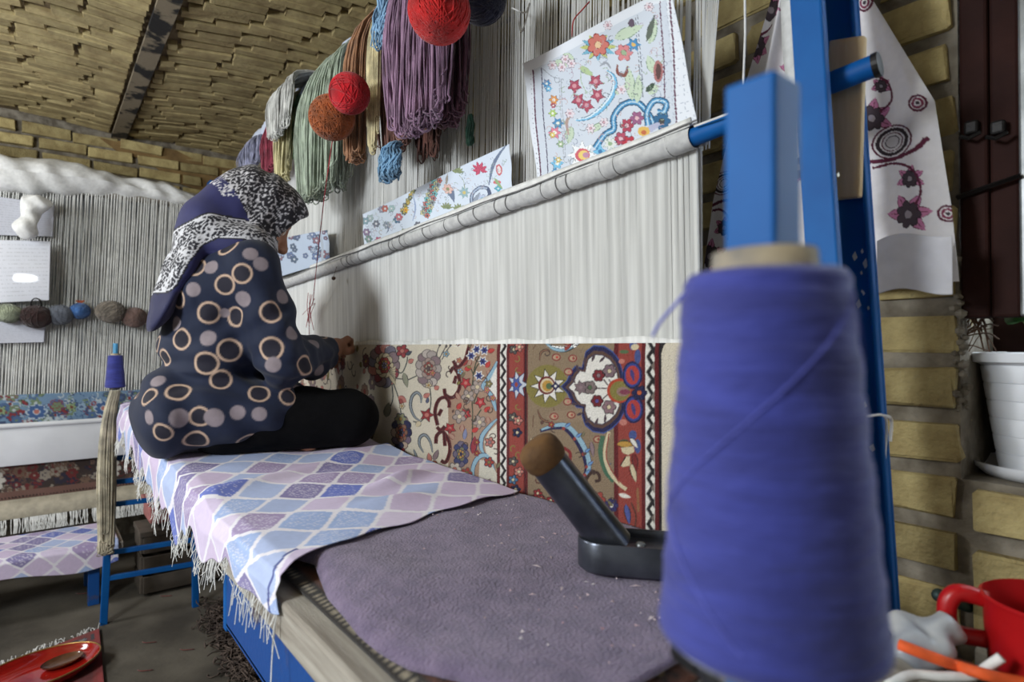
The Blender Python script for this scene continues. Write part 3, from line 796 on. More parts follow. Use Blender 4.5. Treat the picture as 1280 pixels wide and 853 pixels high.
# --- the rest of the ivory field (beside and behind the weaver)
R.map = None; rg = random.Random(21)
for q in range(110):
    u = rg.uniform(ux(466), -X_L); v = rg.uniform(.01, H); k = rg.random()
    def P2(x): return x * .0021
    if k < .35: R.flower(u, v, rg.uniform(.018, .03), rg.choice([6, 8]), rg.choice([MAU, (120, 70, 74), (150, 120, 100)]), BLK, rg.choice([RED, GLD, CRM]), .0018)
    elif k < .7: R.leaf(u, v, u + rg.uniform(-.03, .03), v + rg.uniform(-.04, .04), .014, rg.choice([OLV, (110, 100, 90), PNK]), BLK, .0018)
    else: R.curl(u, v, .025, rg.uniform(0, 6), .8, .004, (70, 66, 66))
R.map = onc; rg = random.Random(63)
for q in range(150):          # small filling twigs, buds and leaves between the big motifs
    x, y = rg.uniform(470, 800), rg.uniform(430, 660)
    if 622 < x < 660 or 768 < x or (704 < x < 782 and 428 < y < 546) or (x - 684) ** 2 + (y - 483) ** 2 < 700: continue
    if x < 560 and rg.random() < .75: continue
    k = rg.random(); c = rg.choice([(96, 66, 56), OLV, (150, 56, 52), (84, 92, 120), (120, 112, 84)])
    if k < .45: R.leaf(x, y, x + rg.uniform(-7, 7), y + rg.uniform(-8, 8), 3.2, c, (58, 40, 38), .6)
    elif k < .75: R.curl(x, y, 5, rg.uniform(0, 6), .75, 1.3, (66, 48, 44))
    else: R.flower(x, y, 3.6, 5, rg.choice([PNK, CRM, (156, 52, 54), LBL]), (60, 36, 38), GLD, .6)
A = R.half(); nv, nu = A.shape[:2]
UU = -X_R + (np.arange(nu) * 2 + .5) * R.res; VV = (np.arange(nv) * 2 + .5) * R.res
P = np.zeros((nv, nu, 3)); P[..., 0] = -UU[None, :]; P[..., 2] = FELL - VV[:, None]
P[..., 1] = CY - .0012 * RNG.random((nv, nu)) + .0015 * np.sin(UU * 17)[None, :] + .002 * np.exp(-((VV / .01) ** 2))[:, None]
lum = A.mean(-1); P[..., 1] += .0012 * (lum < .02)     # dark outline knots sit a little lower
thick_r = P[:1]
carpet = thing('half_woven_carpet', 'half woven red and ivory floral carpet growing up the loom', 'carpet', (-1.2, LY, Z_B))
grid_mesh('carpet_pile', P, M['carpet'], carpet, A, smooth=False)
mb = MB(); mb.box(((X_R + X_L) / 2, CY + .0055, (FELL + Z_B) / 2 - .003), (X_R - X_L, .006, FELL - Z_B - .004)); mb.build('carpet_backing', M['warp'], carpet)
# carpet goes on behind the bench down to the cloth beam
mb = MB(); mb.box(((X_R + X_L) / 2, CY + .004, .55), (X_R - X_L, .01, .38)); mb.build('carpet_lower_end', mat('red_brown_wool', (120, 60, 50), .95, rgb2=(60, 40, 50), scale=30), carpet)
mb = MB(); mb.tube([(-2.85, .84, .34), (-.3, .84, .34)], .055, 20); smooth_angle(mb.build('cloth_beam', M['blue'], loom))

# ------------------------------------------------------------------ pattern sheets pinned on the warp
def sheet(name, label, q, draw, y, bgc, res=.0009, m='print', group=None):
    """q: photo corners TL, TR, BR, BL on the plane y"""
    C = [at(px, py, Y=y) for px, py in q]
    for c in C[2:]: c[2] = max(c[2], rodp(c[0])[2] + math.sqrt(.0180 ** 2 - (.77 - y) ** 2))      # the lower edge stands on the rod
    us = [-c[0] for c in C]; vs = [2.2 - c[2] for c in C]
    Rr = Raster(min(us) - .01, min(vs) - .01, max(us) + .01, max(vs) + .01, res, bgc)
    def mp(px, py):
        p = at(px, py, Y=y); return (-p[0], 2.2 - p[2])
    Rr.map = mp; draw(Rr)
    W = np.linalg.norm(C[1] - C[0]); Hh = np.linalg.norm(C[3] - C[0])
    nu, nv = int(W / (res * 1.6)), int(Hh / (res * 1.6))
    u = np.linspace(0, 1, nu)[None, :, None]; v = np.linspace(0, 1, nv)[:, None, None]
    PT = (1 - v) * ((1 - u) * C[0] + u * C[1]) + v * ((1 - u) * C[3] + u * C[2])
    cols = Rr.sample(-PT[..., 0], 2.2 - PT[..., 2])
    PT[..., 1] += .004 * np.sin(u[..., 0] * 5 + 1) * (1 - v[..., 0]) + .0015 * np.sin(v[..., 0] * 9 + u[..., 0] * 4) - .005 * (1 - v[..., 0])
    o = grid_mesh(name, PT, M[m], None, cols, thick=.0006)
    return tag(o, label, 'paper', group)

def draw1(Rr):
    old = Rr.map; k = 3.554
    Rr.map = lambda x, y: old(640 + x / k, y / k)
    G1 = (150, 176, 140); BL = (70, 140, 190); TE = (36, 84, 120); RS = (170, 74, 96); GY = (150, 156, 168); PU = (92, 44, 74)
    Rr.poly([(90, 312), (700, 5), (735, 560), (160, 800), (128, 800)], (206, 214, 226))
    for i in range(14):
        y = 40 + i * 40; Rr.line([(690, y), (800, y - 30)], 1.2, (176, 184, 200), False)
    for x in (700, 755, 790): Rr.line([(x, 0), (x + 22, 560)], 1.2, (176, 184, 200), False)
    for i in range(22): Rr.ell(82 + i * 1.6, 330 + i * 22, 2, 2, GY)
    for (p, q, w_, c) in (((93, 310), (128, 800), 6, PU), ((130, 300), (160, 790), 4, (70, 60, 90)), ((222, 350), (236, 700), 2.5, GY), ((214, 345), (228, 700), 2, GY), ((575, 75), (586, 440), 2.5, (90, 96, 110)), ((566, 80), (577, 440), 2, (90, 96, 110)),
                          ((672, 15), (688, 560), 5, PU), ((714, 0), (735, 560), 7, PU)): Rr.line([p, q], w_, c, False)
    Rr.line([(135, 305), (180, 340), (215, 350)], 3, GY)
    for x, y in ((285, 385), (380, 365), (300, 447), (385, 425), (335, 470)): Rr.star(x, y, 34, 5, RS, (80, 30, 50), (210, 150, 160), 2.5, .5, rot=.3)
    Rr.line([(320, 290), (315, 360), (340, 420)], 3, G1); Rr.line([(330, 300), (370, 330)], 3, G1); Rr.leaf(310, 300, 370, 340, 24, (176, 196, 150), G1, 2)
    for a in range(12):
        q = 2 * PI * a / 12; Rr.leaf(395, 215, 395 + 88 * math.cos(q), 215 + 62 * math.sin(q), 20, (120, 180, 206) if a % 2 else (190, 196, 120), TE, 2)
    Rr.flower(395, 205, 48, 7, (206, 120, 110), (140, 40, 50), (230, 200, 160), 3)
    Rr.flower(510, 240, 36, 6, (210, 130, 134), (130, 60, 70), G1, 2); Rr.star(553, 205, 32, 6, BL, TE, (220, 180, 100), 2, .5)
    fe = [(432, 318), (462, 350), (456, 410), (415, 470), (350, 520), (285, 535)]; Rr.line(fe, 26, TE, taper=True); Rr.line(fe, 21, (120, 186, 224), taper=True); Rr.line([(p[0] - 6, p[1] - 2) for p in fe], 8, (220, 234, 244), taper=True)
    for s_, w_ in (([(370, 660), (415, 600), (455, 575), (455, 520), (500, 465), (560, 458), (605, 500), (640, 560)], 30), ([(610, 560), (606, 500), (640, 450), (690, 460), (680, 500), (650, 500)], 30)):
        Rr.line(s_, w_, TE); Rr.line(s_, w_ * .6, (76, 150, 200)); Rr.line(s_, w_ * .2, (190, 216, 232))
    Rr.flower(670, 540, 38, 7, (30, 96, 140), (20, 44, 70), (60, 60, 60), 2); Rr.ell(625, 570, 42, 14, (176, 180, 206), -.5); Rr.ell(590, 585, 26, 22, (220, 180, 90)); Rr.ell(590, 590, 12, 10, (190, 100, 60))
    for x, y, c in ((515, 560, (170, 60, 84)), (560, 527, (150, 90, 130)), (488, 618, (176, 70, 96)), (525, 635, (180, 40, 60))): Rr.flower(x, y, 30, 6, c, (80, 30, 60), (220, 180, 190), 2)
    Rr.star(440, 640, 34, 7, (222, 226, 222), (90, 130, 110), G1, 2, .5)
    Rr.star(312, 690, 66, 8, (238, 240, 244), (120, 130, 140), (200, 90, 110), 2, .55); Rr.ell(315, 690, 34, 30, (206, 96, 110)); Rr.ell(320, 690, 24, 21, (232, 206, 120)); Rr.ell(330, 690, 14, 13, (190, 140, 170))
    Rr.star(395, 675, 36, 4, (120, 190, 226), BL, (60, 120, 170), 2, .4)
    for p in ((540, 450, 520, 290, 40), (560, 460, 570, 330, 34), (470, 180, 600, 120, 44), (640, 330, 610, 250, 40), (620, 200, 655, 90, 34), (260, 560, 250, 640, 36), (460, 420, 510, 380, 26), (340, 590, 420, 540, 26), (610, 420, 660, 380, 30), (250, 300, 190, 270, 40), (230, 240, 290, 290, 40)):
        Rr.leaf(*p, (196, 212, 190), (96, 130, 100), 2.2, (120, 150, 120))
    Rr.leaf(545, 130, 550, 90, 26, (96, 80, 100), (60, 50, 60), 2); Rr.leaf(610, 190, 650, 70, 20, (90, 100, 90), (40, 50, 44), 2); Rr.ell(655, 320, 22, 50, (170, 110, 110)); Rr.ell(655, 320, 12, 36, (90, 60, 60)); Rr.leaf(600, 410, 640, 370, 20, (60, 80, 66), (30, 40, 36), 2)
    Rr.line([(478, 290), (480, 330), (510, 335), (522, 300)], 16, (130, 70, 60), taper=True); Rr.line([(400, 300), (430, 285), (450, 310)], 12, GY, taper=True); Rr.line([(250, 600), (245, 540), (275, 500)], 14, (176, 150, 140), taper=True)
    for x, y, r_, c in ((155, 372, 22, BL), (165, 395, 18, (110, 180, 220)), (190, 445, 24, (220, 150, 80)), (188, 470, 14, RS), (185, 505, 20, (170, 200, 110)), (205, 548, 26, BL), (190, 590, 30, (220, 130, 150)), (180, 600, 16, (220, 200, 90)), (215, 640, 20, G1), (200, 725, 32, (120, 190, 226)), (205, 710, 16, (220, 196, 110)), (190, 760, 14, BL)):
        Rr.star(x, y, r_, 6, c, (90, 100, 120), (235, 235, 225), 1.6, .55)
    rg = random.Random(17)
    for q in range(150):       # fine pen lines between the coloured motifs
        x, y = rg.uniform(165, 690), rg.uniform(60, 740)
        if y < 330 - .5 * (x - 90) + 20 or y > 815 - .42 * (x - 120): continue
        Rr.curl(x, y, rg.uniform(10, 24), rg.uniform(0, 6), rg.choice([-.7, .7]), 2.2, rg.choice([(150, 170, 150), (170, 150, 170), (140, 150, 176), (190, 160, 160), (110, 120, 130)]))
    for x, y in ((240, 265), (270, 285), (225, 300), (180, 290), (410, 545), (350, 570), (490, 400), (260, 505), (440, 120), (625, 40)): Rr.flower(x, y, 20, 6, (226, 216, 224), (120, 100, 120), (200, 160, 170), 1.6)
sheet('pattern_sheet', 'large printed carpet pattern sheet with ruled margins standing on the heddle rod', [(654, 80), (842, -14), (872, 158), (672, 229)], draw1, .758, (226, 231, 240))

def draw2(Rr):
    old = Rr.map; k = 5.8
    Rr.map = lambda x, y: old(440 + x / k, 180 + y / k)
    GB = (110, 124, 150); G = (140, 150, 110); RS = (200, 80, 110); GY = (110, 112, 124); TE = (90, 170, 190)
    for a in range(7):
        q = -.4 + a * .75; Rr.leaf(945, 195, 945 + 55 * math.cos(q), 185 - 55 * math.sin(q), 20, RS, (120, 40, 70), 2)
    Rr.line([(1150, 0), (1075, 100), (1025, 190), (1000, 300)], 20, GB, taper=True); Rr.line([(875, 450), (880, 370), (930, 320), (990, 325), (1005, 370), (980, 400)], 26, (80, 92, 120)); Rr.line([(875, 450), (880, 370), (930, 320), (990, 325)], 12, (170, 184, 206))
    Rr.flower(950, 400, 34, 6, (190, 200, 224), GB, TE, 2); Rr.leaf(880, 440, 940, 350, 24, (150, 160, 176), GY, 2)
    Rr.ell(1075, 190, 22, 40, (200, 96, 104)); Rr.ell(1075, 190, 13, 28, (230, 220, 220)); Rr.ell(1060, 280, 30, 14, (210, 110, 120)); Rr.star(1068, 325, 30, 4, TE, (50, 120, 150), (200, 220, 230), 2, .5); Rr.ell(1040, 375, 14, 18, GY); Rr.leaf(1040, 250, 1100, 330, 20, (150, 176, 130), G, 2)
    for x, y in ((790, 215), (690, 470), (780, 480)):
        for a in range(6): q = .2 + a * .5; Rr.leaf(x, y, x + 50 * math.cos(q), y - 50 * math.sin(q), 14, G, (90, 110, 90), 2)
    Rr.line([(800, 230), (825, 270), (825, 330)], 4, G)
    Rr.poly([(690, 350), (750, 340), (750, 430)], GB); Rr.flower(710, 330, 34, 6, (226, 190, 180), (190, 140, 130), G, 2); Rr.star(820, 355, 46, 7, (150, 180, 190), (100, 130, 110), (210, 190, 120), 2, .5); Rr.leaf(705, 300, 715, 220, 16, (170, 160, 150), GY, 1.5)
    for i in range(26):
        t = i / 25; x = 640 - 110 * t + 24 * math.sin(i * 2.1); y = 260 + 260 * t; Rr.flower(x, y, 20, 5, [(150, 160, 160), (200, 120, 110), (120, 190, 190), (200, 196, 150)][i % 4], (64, 60, 72), (90, 90, 96), 2)
    for i in range(10):
        t = i / 9; Rr.flower(455 - 80 * t + 10 * math.sin(i * 3), 340 + 160 * t, 18, 5, [(90, 100, 90), (150, 150, 100), (200, 170, 90)][i % 3], (60, 70, 60), (200, 190, 120), 2)
    Rr.star(398, 480, 26, 5, (220, 180, 70), (160, 120, 50), (200, 120, 60), 1.5, .5)
    for x, y, c in ((215, 475, (150, 150, 170)), (240, 470, (190, 110, 100)), (330, 550, (80, 120, 150)), (345, 530, (200, 110, 120)), (180, 580, (120, 126, 140)), (255, 590, (150, 160, 170)), (190, 700, (190, 90, 120)), (120, 690, (120, 150, 140)), (110, 640, (140, 120, 150)), (480, 590, GY), (380, 640, G), (130, 540, (170, 190, 190)), (100, 560, (130, 160, 170)), (290, 470, (170, 200, 200))):
        Rr.flower(x, y, 26, 6, c, (100, 108, 120), (222, 222, 226), 2)
    rg = random.Random(18)
    for q in range(110):
        x = rg.uniform(100, 1120); y = rg.uniform(.0, 1) * 190 + 520 - (x - 90) * .44 + 10
        Rr.curl(x, y, rg.uniform(10, 22), rg.uniform(0, 6), rg.choice([-.7, .7]), 2.4, rg.choice([(150, 170, 160), (160, 160, 180), (130, 140, 160), (190, 170, 170)]))
    Rr.line([(450, 360), (470, 450), (440, 560)], 10, (150, 166, 200), taper=True); Rr.line([(250, 560), (262, 620), (245, 650)], 8, GB, taper=True)
sheet('pattern_sheet', 'wide low pattern sheet with scattered flowers standing behind the white strip on the heddle rod', [(454, 268), (640, 181), (641, 244), (455, 314)], draw2, .762, (214, 224, 238))

def draw3(Rr):
    rg = random.Random(4)
    for i in range(46):
        Rr.flower(rg.uniform(345, 414), rg.uniform(285, 345), rg.uniform(2, 5), 5, rg.choice([(110, 130, 170), (150, 110, 120), (90, 110, 130), (160, 176, 200)]), (90, 96, 120), (200, 206, 216), .7)
    Rr.line([(404, 285), (404, 345)], 3, (176, 186, 200), False)
sheet('pattern_sheet', 'small bluish pattern sheet hanging in front of the weaver\'s face', [(330, 302), (412, 288), (413, 327), (331, 352)], draw3, .764, (188, 202, 222))
# long white paper strip lying along the rod
P = np.array([[rodp(x) + np.array([0, {.010: -.0172, .018: -.0155, .0245: -.0142}[h_] + .0006 * math.sin(x * 7), h_ + .0012 * math.sin(x * 11)]) for x in np.linspace(-.515, -2.1, 120)] for h_ in (.010, .018, .0245)])
tag(grid_mesh('paper_strip', P, M['white'], None, thick=.001), 'long white paper strip lying along the top of the heddle rod', 'paper')
# ------------------------------------------------------------------ the weaver's bench
def sst(a, b, x):
    t = np.clip((np.asarray(x, float) - a) / (b - a), 0, 1); return t * t * (3 - 2 * t)
bench = thing('weaving_bench', 'long plank bench on blue steel trestles before the half woven carpet', 'bench', (-1.4, .5, 0))
mb = MB(); mb.box((-1.445, .486, .728), (2.55, .502, .05), bev=.005); mb.build('plank', M['grey_wood'], bench)
mb = MB(); mb.box((-.62, .249, .652), (.92, .008, .098), bev=.003); mb.box((-.62, .27, .698), (.92, .05, .007)); mb.box((-.62, .27, .606), (.92, .05, .007)); mb.build('front_beam', M['blue_worn'], bench)
mb = MB(); mb.box((-1.075, .27, .648), (.02, .052, .108), bev=.003); mb.build('beam_end_plate', M['blue'], bench)
def bar(mb, a, b, w=.024, d=.024):
    a = np.asarray(a, float); b = np.asarray(b, float); z = nrm(b - a)
    x = nrm(np.cross([0, 1, 0], z)); y = np.cross(z, x); A = np.stack([x, y, z], 1)
    mb.box((a + b) / 2, (w, d, np.linalg.norm(b - a)), A, bev=.002); return mb
lf, lt = np.array([-2.765, .198, 0]), np.array([-2.715, .226, .90])
bar(MB(), lf, lt).build('trestle_leg', M['blue'], bench)
bar(MB(), (-2.715, .506, 0), (-2.715, .500, .92)).build('trestle_leg', M['blue'], bench)
for z in (.915, .642, .549, .462, .276, .177):
    a = lf + (lt - lf) * min(z / .9, 1)
    bar(MB(), (a[0], a[1], z), (-2.715, .50, z), .018, .018).build('trestle_rung', M['blue'], bench)
mb = MB(); mb.tube([(-2.715, .226, .88), (-2.713, .226, 1.084)], .008, 8); mb.build('bobbin_peg', mat('light_blue_peg', (70, 150, 196), .4), bench)
# near trestle with its tall square peg
bar(MB(), (-.150, .272, 0), (-.144, .270, 1.196), .0255, .0255).build('bobbin_post', M['blue'], bench)
bar(MB(), (-.150, .72, 0), (-.150, .72, .70)).build('trestle_leg', M['blue'], bench)
for z in (.25, .45, .66): bar(MB(), (-.15, .283, z), (-.15, .71, z), .018, .018).build('trestle_rung', M['blue'], bench)

# rug, felt and printed cloth spread over the plank
RUGT = .762
nu, nv = 420, 60
X = np.linspace(-.325, -2.6, nu); Y = np.linspace(.262, .745, nv)
R = Raster(0, 0, 2.45, .5, .0022, (112, 64, 44))
rg = random.Random(31)
for q in range(300): R.flower(rg.uniform(0, 2.4), rg.uniform(.03, .5), rg.uniform(.008, .016), 5, rg.choice([(70, 40, 34), (150, 96, 60), (60, 50, 60)]), (40, 26, 22), (176, 150, 110), .002)
R.poly([(0, 0), (2.5, 0), (2.5, .016), (0, .016)], (34, 28, 26), raw=True)
for q in range(205): R.poly([(q * .012, .004), (q * .012 + .006, .004), (q * .012 + .006, .010), (q * .012, .010)], (176, 164, 140), raw=True)
P = np.zeros((nv, nu, 3)); P[..., 0] = X; P[..., 1] = Y[:, None]; P[..., 2] = RUGT - .003
tag(grid_mesh('bench_rug', P, M['carpet'], None, R.sample(-.325 - P[..., 0], P[..., 1] - .262), thick=.006, smooth=False), 'thin brown patterned rug with dark edge lying on the bench plank', 'rug')
fe = [at(*q, Z=.766) for q in ((330, 690), (395, 712), (412, 752), (450, 795), (478, 815), (513, 835), (577, 856))]
fx = np.array([p[0] for p in fe])[::1]; fy = np.array([p[1] for p in fe])
o_ = np.argsort(fx); fx, fy = fx[o_], fy[o_]
def felt_front(x): return np.interp(x, np.r_[-2.6, fx, -.18], np.r_[.285, fy, fy[-1] + .01])
nu, nv = 420, 90
X = np.linspace(-.335, -2.55, nu); T = np.linspace(0, 1, nv)
P = np.zeros((nv, nu, 3))
Yf = felt_front(X)
P[..., 0] = X[None, :]
P[..., 1] = Yf[None, :] + T[:, None] * (.745 - Yf)[None, :]
d = P[..., 1] - Yf[None, :]
rise = np.sqrt(np.clip(1 - (1 - np.clip(d / .03, 0, 1)) ** 2, 0, 1))
FELT_T = .778
def felt_lump(x, y): return .0025 * np.sin(x * 13 + y * 9) * np.sin(y * 17) + .0016 * np.sin(x * 31 + 2) + .010 * np.exp(-((x + .70) / .10) ** 2) * np.exp(-((y - .34) / .05) ** 2)
P[..., 2] = .766 + (FELT_T - .766) * rise + felt_lump(P[..., 0], P[..., 1])
felt = tag(grid_mesh('felt_mat', P, M['felt'], None, thick=.006), 'worn mauve grey felt mat covering the near end of the bench', 'mat')
# lint specks on the felt
sp = MB(); rg = random.Random(77)
for q in range(150):
    x = rg.uniform(-.95, -.36); y = rg.uniform(.36, .74); s = rg.uniform(.0008, .0026)
    z = FELT_T + .0045; a = rg.uniform(0, 3); h = rg.uniform(.002, .009) if rg.random() < .25 else s
    sp.add([(x + h * math.cos(a), y + h * math.sin(a), z), (x - s * math.sin(a), y + s * math.cos(a), z + s), (x - h * math.cos(a), y - h * math.sin(a), z), (x + s * math.sin(a), y - s * math.cos(a), z + s * .6)], [(0, 1, 3), (1, 2, 3), (0, 3, 2), (0, 2, 1)])
o = sp.build('wool_lint', mat('pale_lint', (214, 206, 210), .95, rgb2=(170, 120, 130), scale=8), None); tag(o, 'tiny pale scraps of wool lint scattered on the mauve felt', 'lint', kind='stuff')

def cloth_pattern(U, V, su=.118, sv=.062, seed=0):
    """pointed lozenges in lilac, pale blue, blue and plum on white, U along, V across (metres)"""
    i = np.floor(V / sv).astype(int); off = (i % 2) * .5
    best = np.zeros(U.shape + (3,)); best[:] = lin((234, 231, 240))
    pal = [lin(c) for c in ((212, 198, 226), (164, 184, 226), (112, 126, 200), (208, 192, 220), (178, 192, 228), (168, 152, 190), (218, 206, 230), (140, 132, 176))]
    for di in (-1, 0, 1):
        r = i + di
        o2 = (r % 2) * .5
        cj = np.round(U / su - o2); cu = (cj + o2) * su; cv = (r + .5) * sv
        a = np.abs(U - cu) / (su * .455); b = np.abs(V - cv) / (sv * .80)
        ins = (a < 1) & (b < np.clip(1 - a, 0, 1) ** .85)
        k = (np.abs(cj * 7 + r * 13 + (cj * r) % 5 + seed).astype(int)) % 8
        colr = np.array(pal)[k]
        wig = (np.sin(U * 520 + 3 * np.sin(V * 300 + cj)) * np.sin(V * 610 + 4 * np.sin(U * 260 + r)) > .45) & ((k == 5) | (k == 7) | (k == 2) | (k == 1)) & (b < .75 * (1 - a))
        colr = np.where(wig[..., None], colr * .45 + lin((234, 231, 240)) * .55, colr)
        best = np.where(ins[..., None], colr, best)
    return best
nu, nv = 560, 230
T = np.linspace(0, 1, nv)
def near_edge(t): return np.interp(t, [0, .35, .7, 1.0], [-.905, -.875, -.818, -.735])
P = np.zeros((nv, nu, 3)); S = np.linspace(0, 1, nu)
ARC = .578
arc = T * ARC                       # from the carpet to the front hem
XN = near_edge(T) + .006 * np.sin(T * 30)
P[..., 0] = XN[:, None] + (-2.66 - XN)[:, None] * S[None, :]
Yt = .744 - np.minimum(arc, .506); over = np.clip(arc - .506, 0, None)
hem = (.55 + 1.15 * sst(.8, 1.6, -P[..., 0])) * (1 + .25 * np.sin(P[..., 0] * 21) + .15 * np.sin(P[..., 0] * 47))
P[..., 1] = Yt[:, None] - .012 * sst(0, .03, over)[:, None] - .004 * np.sin(P[..., 0] * 19) * sst(0, .04, over)[:, None]
def cloth_z(x, y):
    z = .7835 + felt_lump(x, y) + .07 * sst(1.0, 2.7, -x)
    z = z + .002 * (1 + np.sin(x * 17 + y * 11) * np.sin(y * 19 - x * 6)) + .001 * (1 + np.sin(x * 41 + y * 30))
    z = z + .022 * np.exp(-((x + 1.12 + .35 * (y - .6)) / .022) ** 2) * np.exp(-((y - .60) / .07) ** 2)
    z = z + .012 * np.exp(-((x + .98) / .03) ** 2) * np.exp(-((y - .50) / .08) ** 2)
    z = z + .008 * np.exp(-((x + 1.3 + .5 * (y - .4)) / .03) ** 2)
    return z
P[..., 2] = cloth_z(P[..., 0], P[..., 1]) - over[:, None] * hem * .9 - .010 * sst(.48, .515, arc)[:, None]
Uc = -P[..., 0]; Vc = np.broadcast_to(arc[:, None], Uc.shape)
Cc = cloth_pattern(Uc + .25 * Vc, Vc)
bandm = np.abs(S[None, :] * 1.9 - .028 - .004 * np.sin(T * 40)[:, None]) < .0035
Cc[np.broadcast_to(bandm & (T[:, None] > .8), Cc.shape[:2])] = lin((84, 92, 150))
cloth = thing('printed_cloth', 'lilac and blue lozenge print cotton cloth spread on the bench under the weaver', 'cloth', (-1.7, .5, .78))
grid_mesh('cloth_sheet', P, M['printed_cotton'], cloth, Cc, thick=.0012)
fr = MB(); rg = random.Random(9)
for q in range(330):
    s = rg.random(); k = int(s * (nu - 1)); p = P[-1, k].copy(); L = rg.uniform(.012, .05)
    pts = [p, p + [rg.uniform(-.008, .008), -.004, -L * .5], p + [rg.uniform(-.016, .016), -.004 + rg.uniform(-.006, .004), -L]]
    fr.tube(pts, .0006, 3, cap=False)
p = P[-1, 3]; fr.tube(catmull([p, p + [.0, -.005, -.05], p + [.012, -.012, -.10], p + [-.004, -.02, -.135], p + [-.03, -.03, -.14]], 6), .0009, 4)
fr.build('frayed_threads', M['white'], cloth, kind='stuff')

# ------------------------------------------------------------------ carpet beater lying on the felt
ZB = FELT_T + .006
ct = thing('carpet_beater', 'dark metal carpet beater with round wooden grip standing on the felt', 'tool', (-.50, .59, ZB))
ax = nrm([.80, .60, 0]); sd = np.array([-ax[1], ax[0], 0])
c0 = np.array([-.525, .578, 0])
def outline(k):
    pts = []
    for a in np.linspace(PI / 2, 3 * PI / 2, 14): pts.append(c0 + ax * (.040 - k) * math.cos(a) * .9 + sd * (.040 - k) * math.sin(a))
    pts += [c0 + ax * (.16 - k) - sd * (.038 - k), c0 + ax * (.185 - k) - sd * (.026 - k), c0 + ax * (.185 - k) + sd * (.026 - k), c0 + ax * (.16 - k) + sd * (.038 - k)]
    return pts
rings = [(.005, ZB), (.0, ZB + .004), (.0, ZB + .038), (.0012, ZB + .040), (.0035, ZB + .040), (.0045, ZB + .038), (.0045, ZB + .029)]
mb = MB(); vs = []; fs = []; n = len(outline(0))
for k, z in rings: vs += [np.array([p[0], p[1], z]) for p in outline(k)]
for i in range(len(rings) - 1):
    for j in range(n): j2 = (j + 1) % n; fs.append((i * n + j, i * n + j2, (i + 1) * n + j2, (i + 1) * n + j))
fs += [tuple(range(n - 1, -1, -1)), tuple((len(rings) - 1) * n + j for j in range(n))]
mb.add(vs, fs); smooth_angle(mb.build('beater_body', M['tool'], ct), 35)
cap = at(680, 571, Y=.505); base = c0 + np.array([0, 0, ZB + .030]) + ax * .008
dr = nrm(cap - base)
mb = MB(); mb.tube([base - dr * .004, base + dr * .012, base + (cap - base) * .5, cap - dr * .008], [.0265, .0262, .0250, .0246], 24); smooth_angle(mb.build('grip_tube', M['tool'], ct), 50)
z = dr; x = nrm(np.cross([0, 1, 0], z)); y = np.cross(z, x); A3 = np.stack([x, y, z], 1)
mb = MB(); mb.lathe([(.0, -.012), (.0246, -.012), (.0278, -.006), (.0288, .003), (.0282, .012), (.025, .019), (.018, .0235), (.008, .0255), (0, .026)], 32, cap, A3); smooth_angle(mb.build('wooden_grip_end', M['end_grain'], ct), 60)
q = c0 + ax * .045 + np.array([0, 0, ZB + .029]); mb = MB(); mb.lathe([(.0065, 0), (.0065, .003), (.005, .005), (0, .0062)], 16, q); smooth_angle(mb.build('rivet', M['grey_steel'], ct))
q = c0 + ax * .095 - sd * .0395 + np.array([0, 0, ZB + .016]); A4 = np.stack([ax, [0, 0, 1], -sd], 1)
mb = MB(); mb.lathe([(.011, 0), (.011, .004), (.0075, .005), (.0075, .011), (0, .012)], 6, q, A4); mb.build('side_bolt', M['tool'], ct)

# ------------------------------------------------------------------ bobbins of blue thread on the pegs
def bobbin(label, base, axis, hgt, rb, rt, near):
    b = thing('thread_bobbin', label, 'bobbin', base)
    z = nrm(axis); x = nrm(np.cross([0, 1, 0], z)); y = np.cross(z, x); A = np.stack([x, y, z], 1)
    n = 64 if near else 28; m = 140 if near else 30
    ri = rt * .525                       # hollow: the peg runs through
    prof = [(ri, 0.0), (rb * .9, .0)]
    rgb = random.Random(5)
    for i in range(m):
        t = i / (m - 1); r = rb + (rt - rb) * t + (.0004 if i % 2 else 0) + (.0008 * math.sin(i * .31) * rgb.random() if near else 0)
        prof.append((r, .004 * hgt / .15 + t * (hgt - .008 * hgt / .15)))
    prof += [(rt * .93, hgt), (ri, hgt + .001)]
    mb = MB(); mb.lathe(prof, n, base, A, closed=True); o = mb.build('wound_thread', M['purple_thread'], b, smooth=True)
    s = rt / .039
    mb = MB(); mb.lathe([(.0212 * s, -.012 * s), (.0230 * s, -.012 * s), (.030 * s, .0), (.0255 * s, hgt + .001), (.0245 * s, hgt + .011 * s), (.0222 * s, hgt + .0115 * s), (.0208 * s, hgt - .01)], n, base, A, closed=True); mb.build('cardboard_cone', M['card'], b, smooth=True)
    return b, A
tp = at(955, 343, Y=.270); bt = np.array([-.1425, .2705, .930])
bob, A = bobbin('large violet blue thread bobbin on the square blue post at the bench corner', bt, tp - bt, np.linalg.norm(tp - bt), .0500, .0370, True)
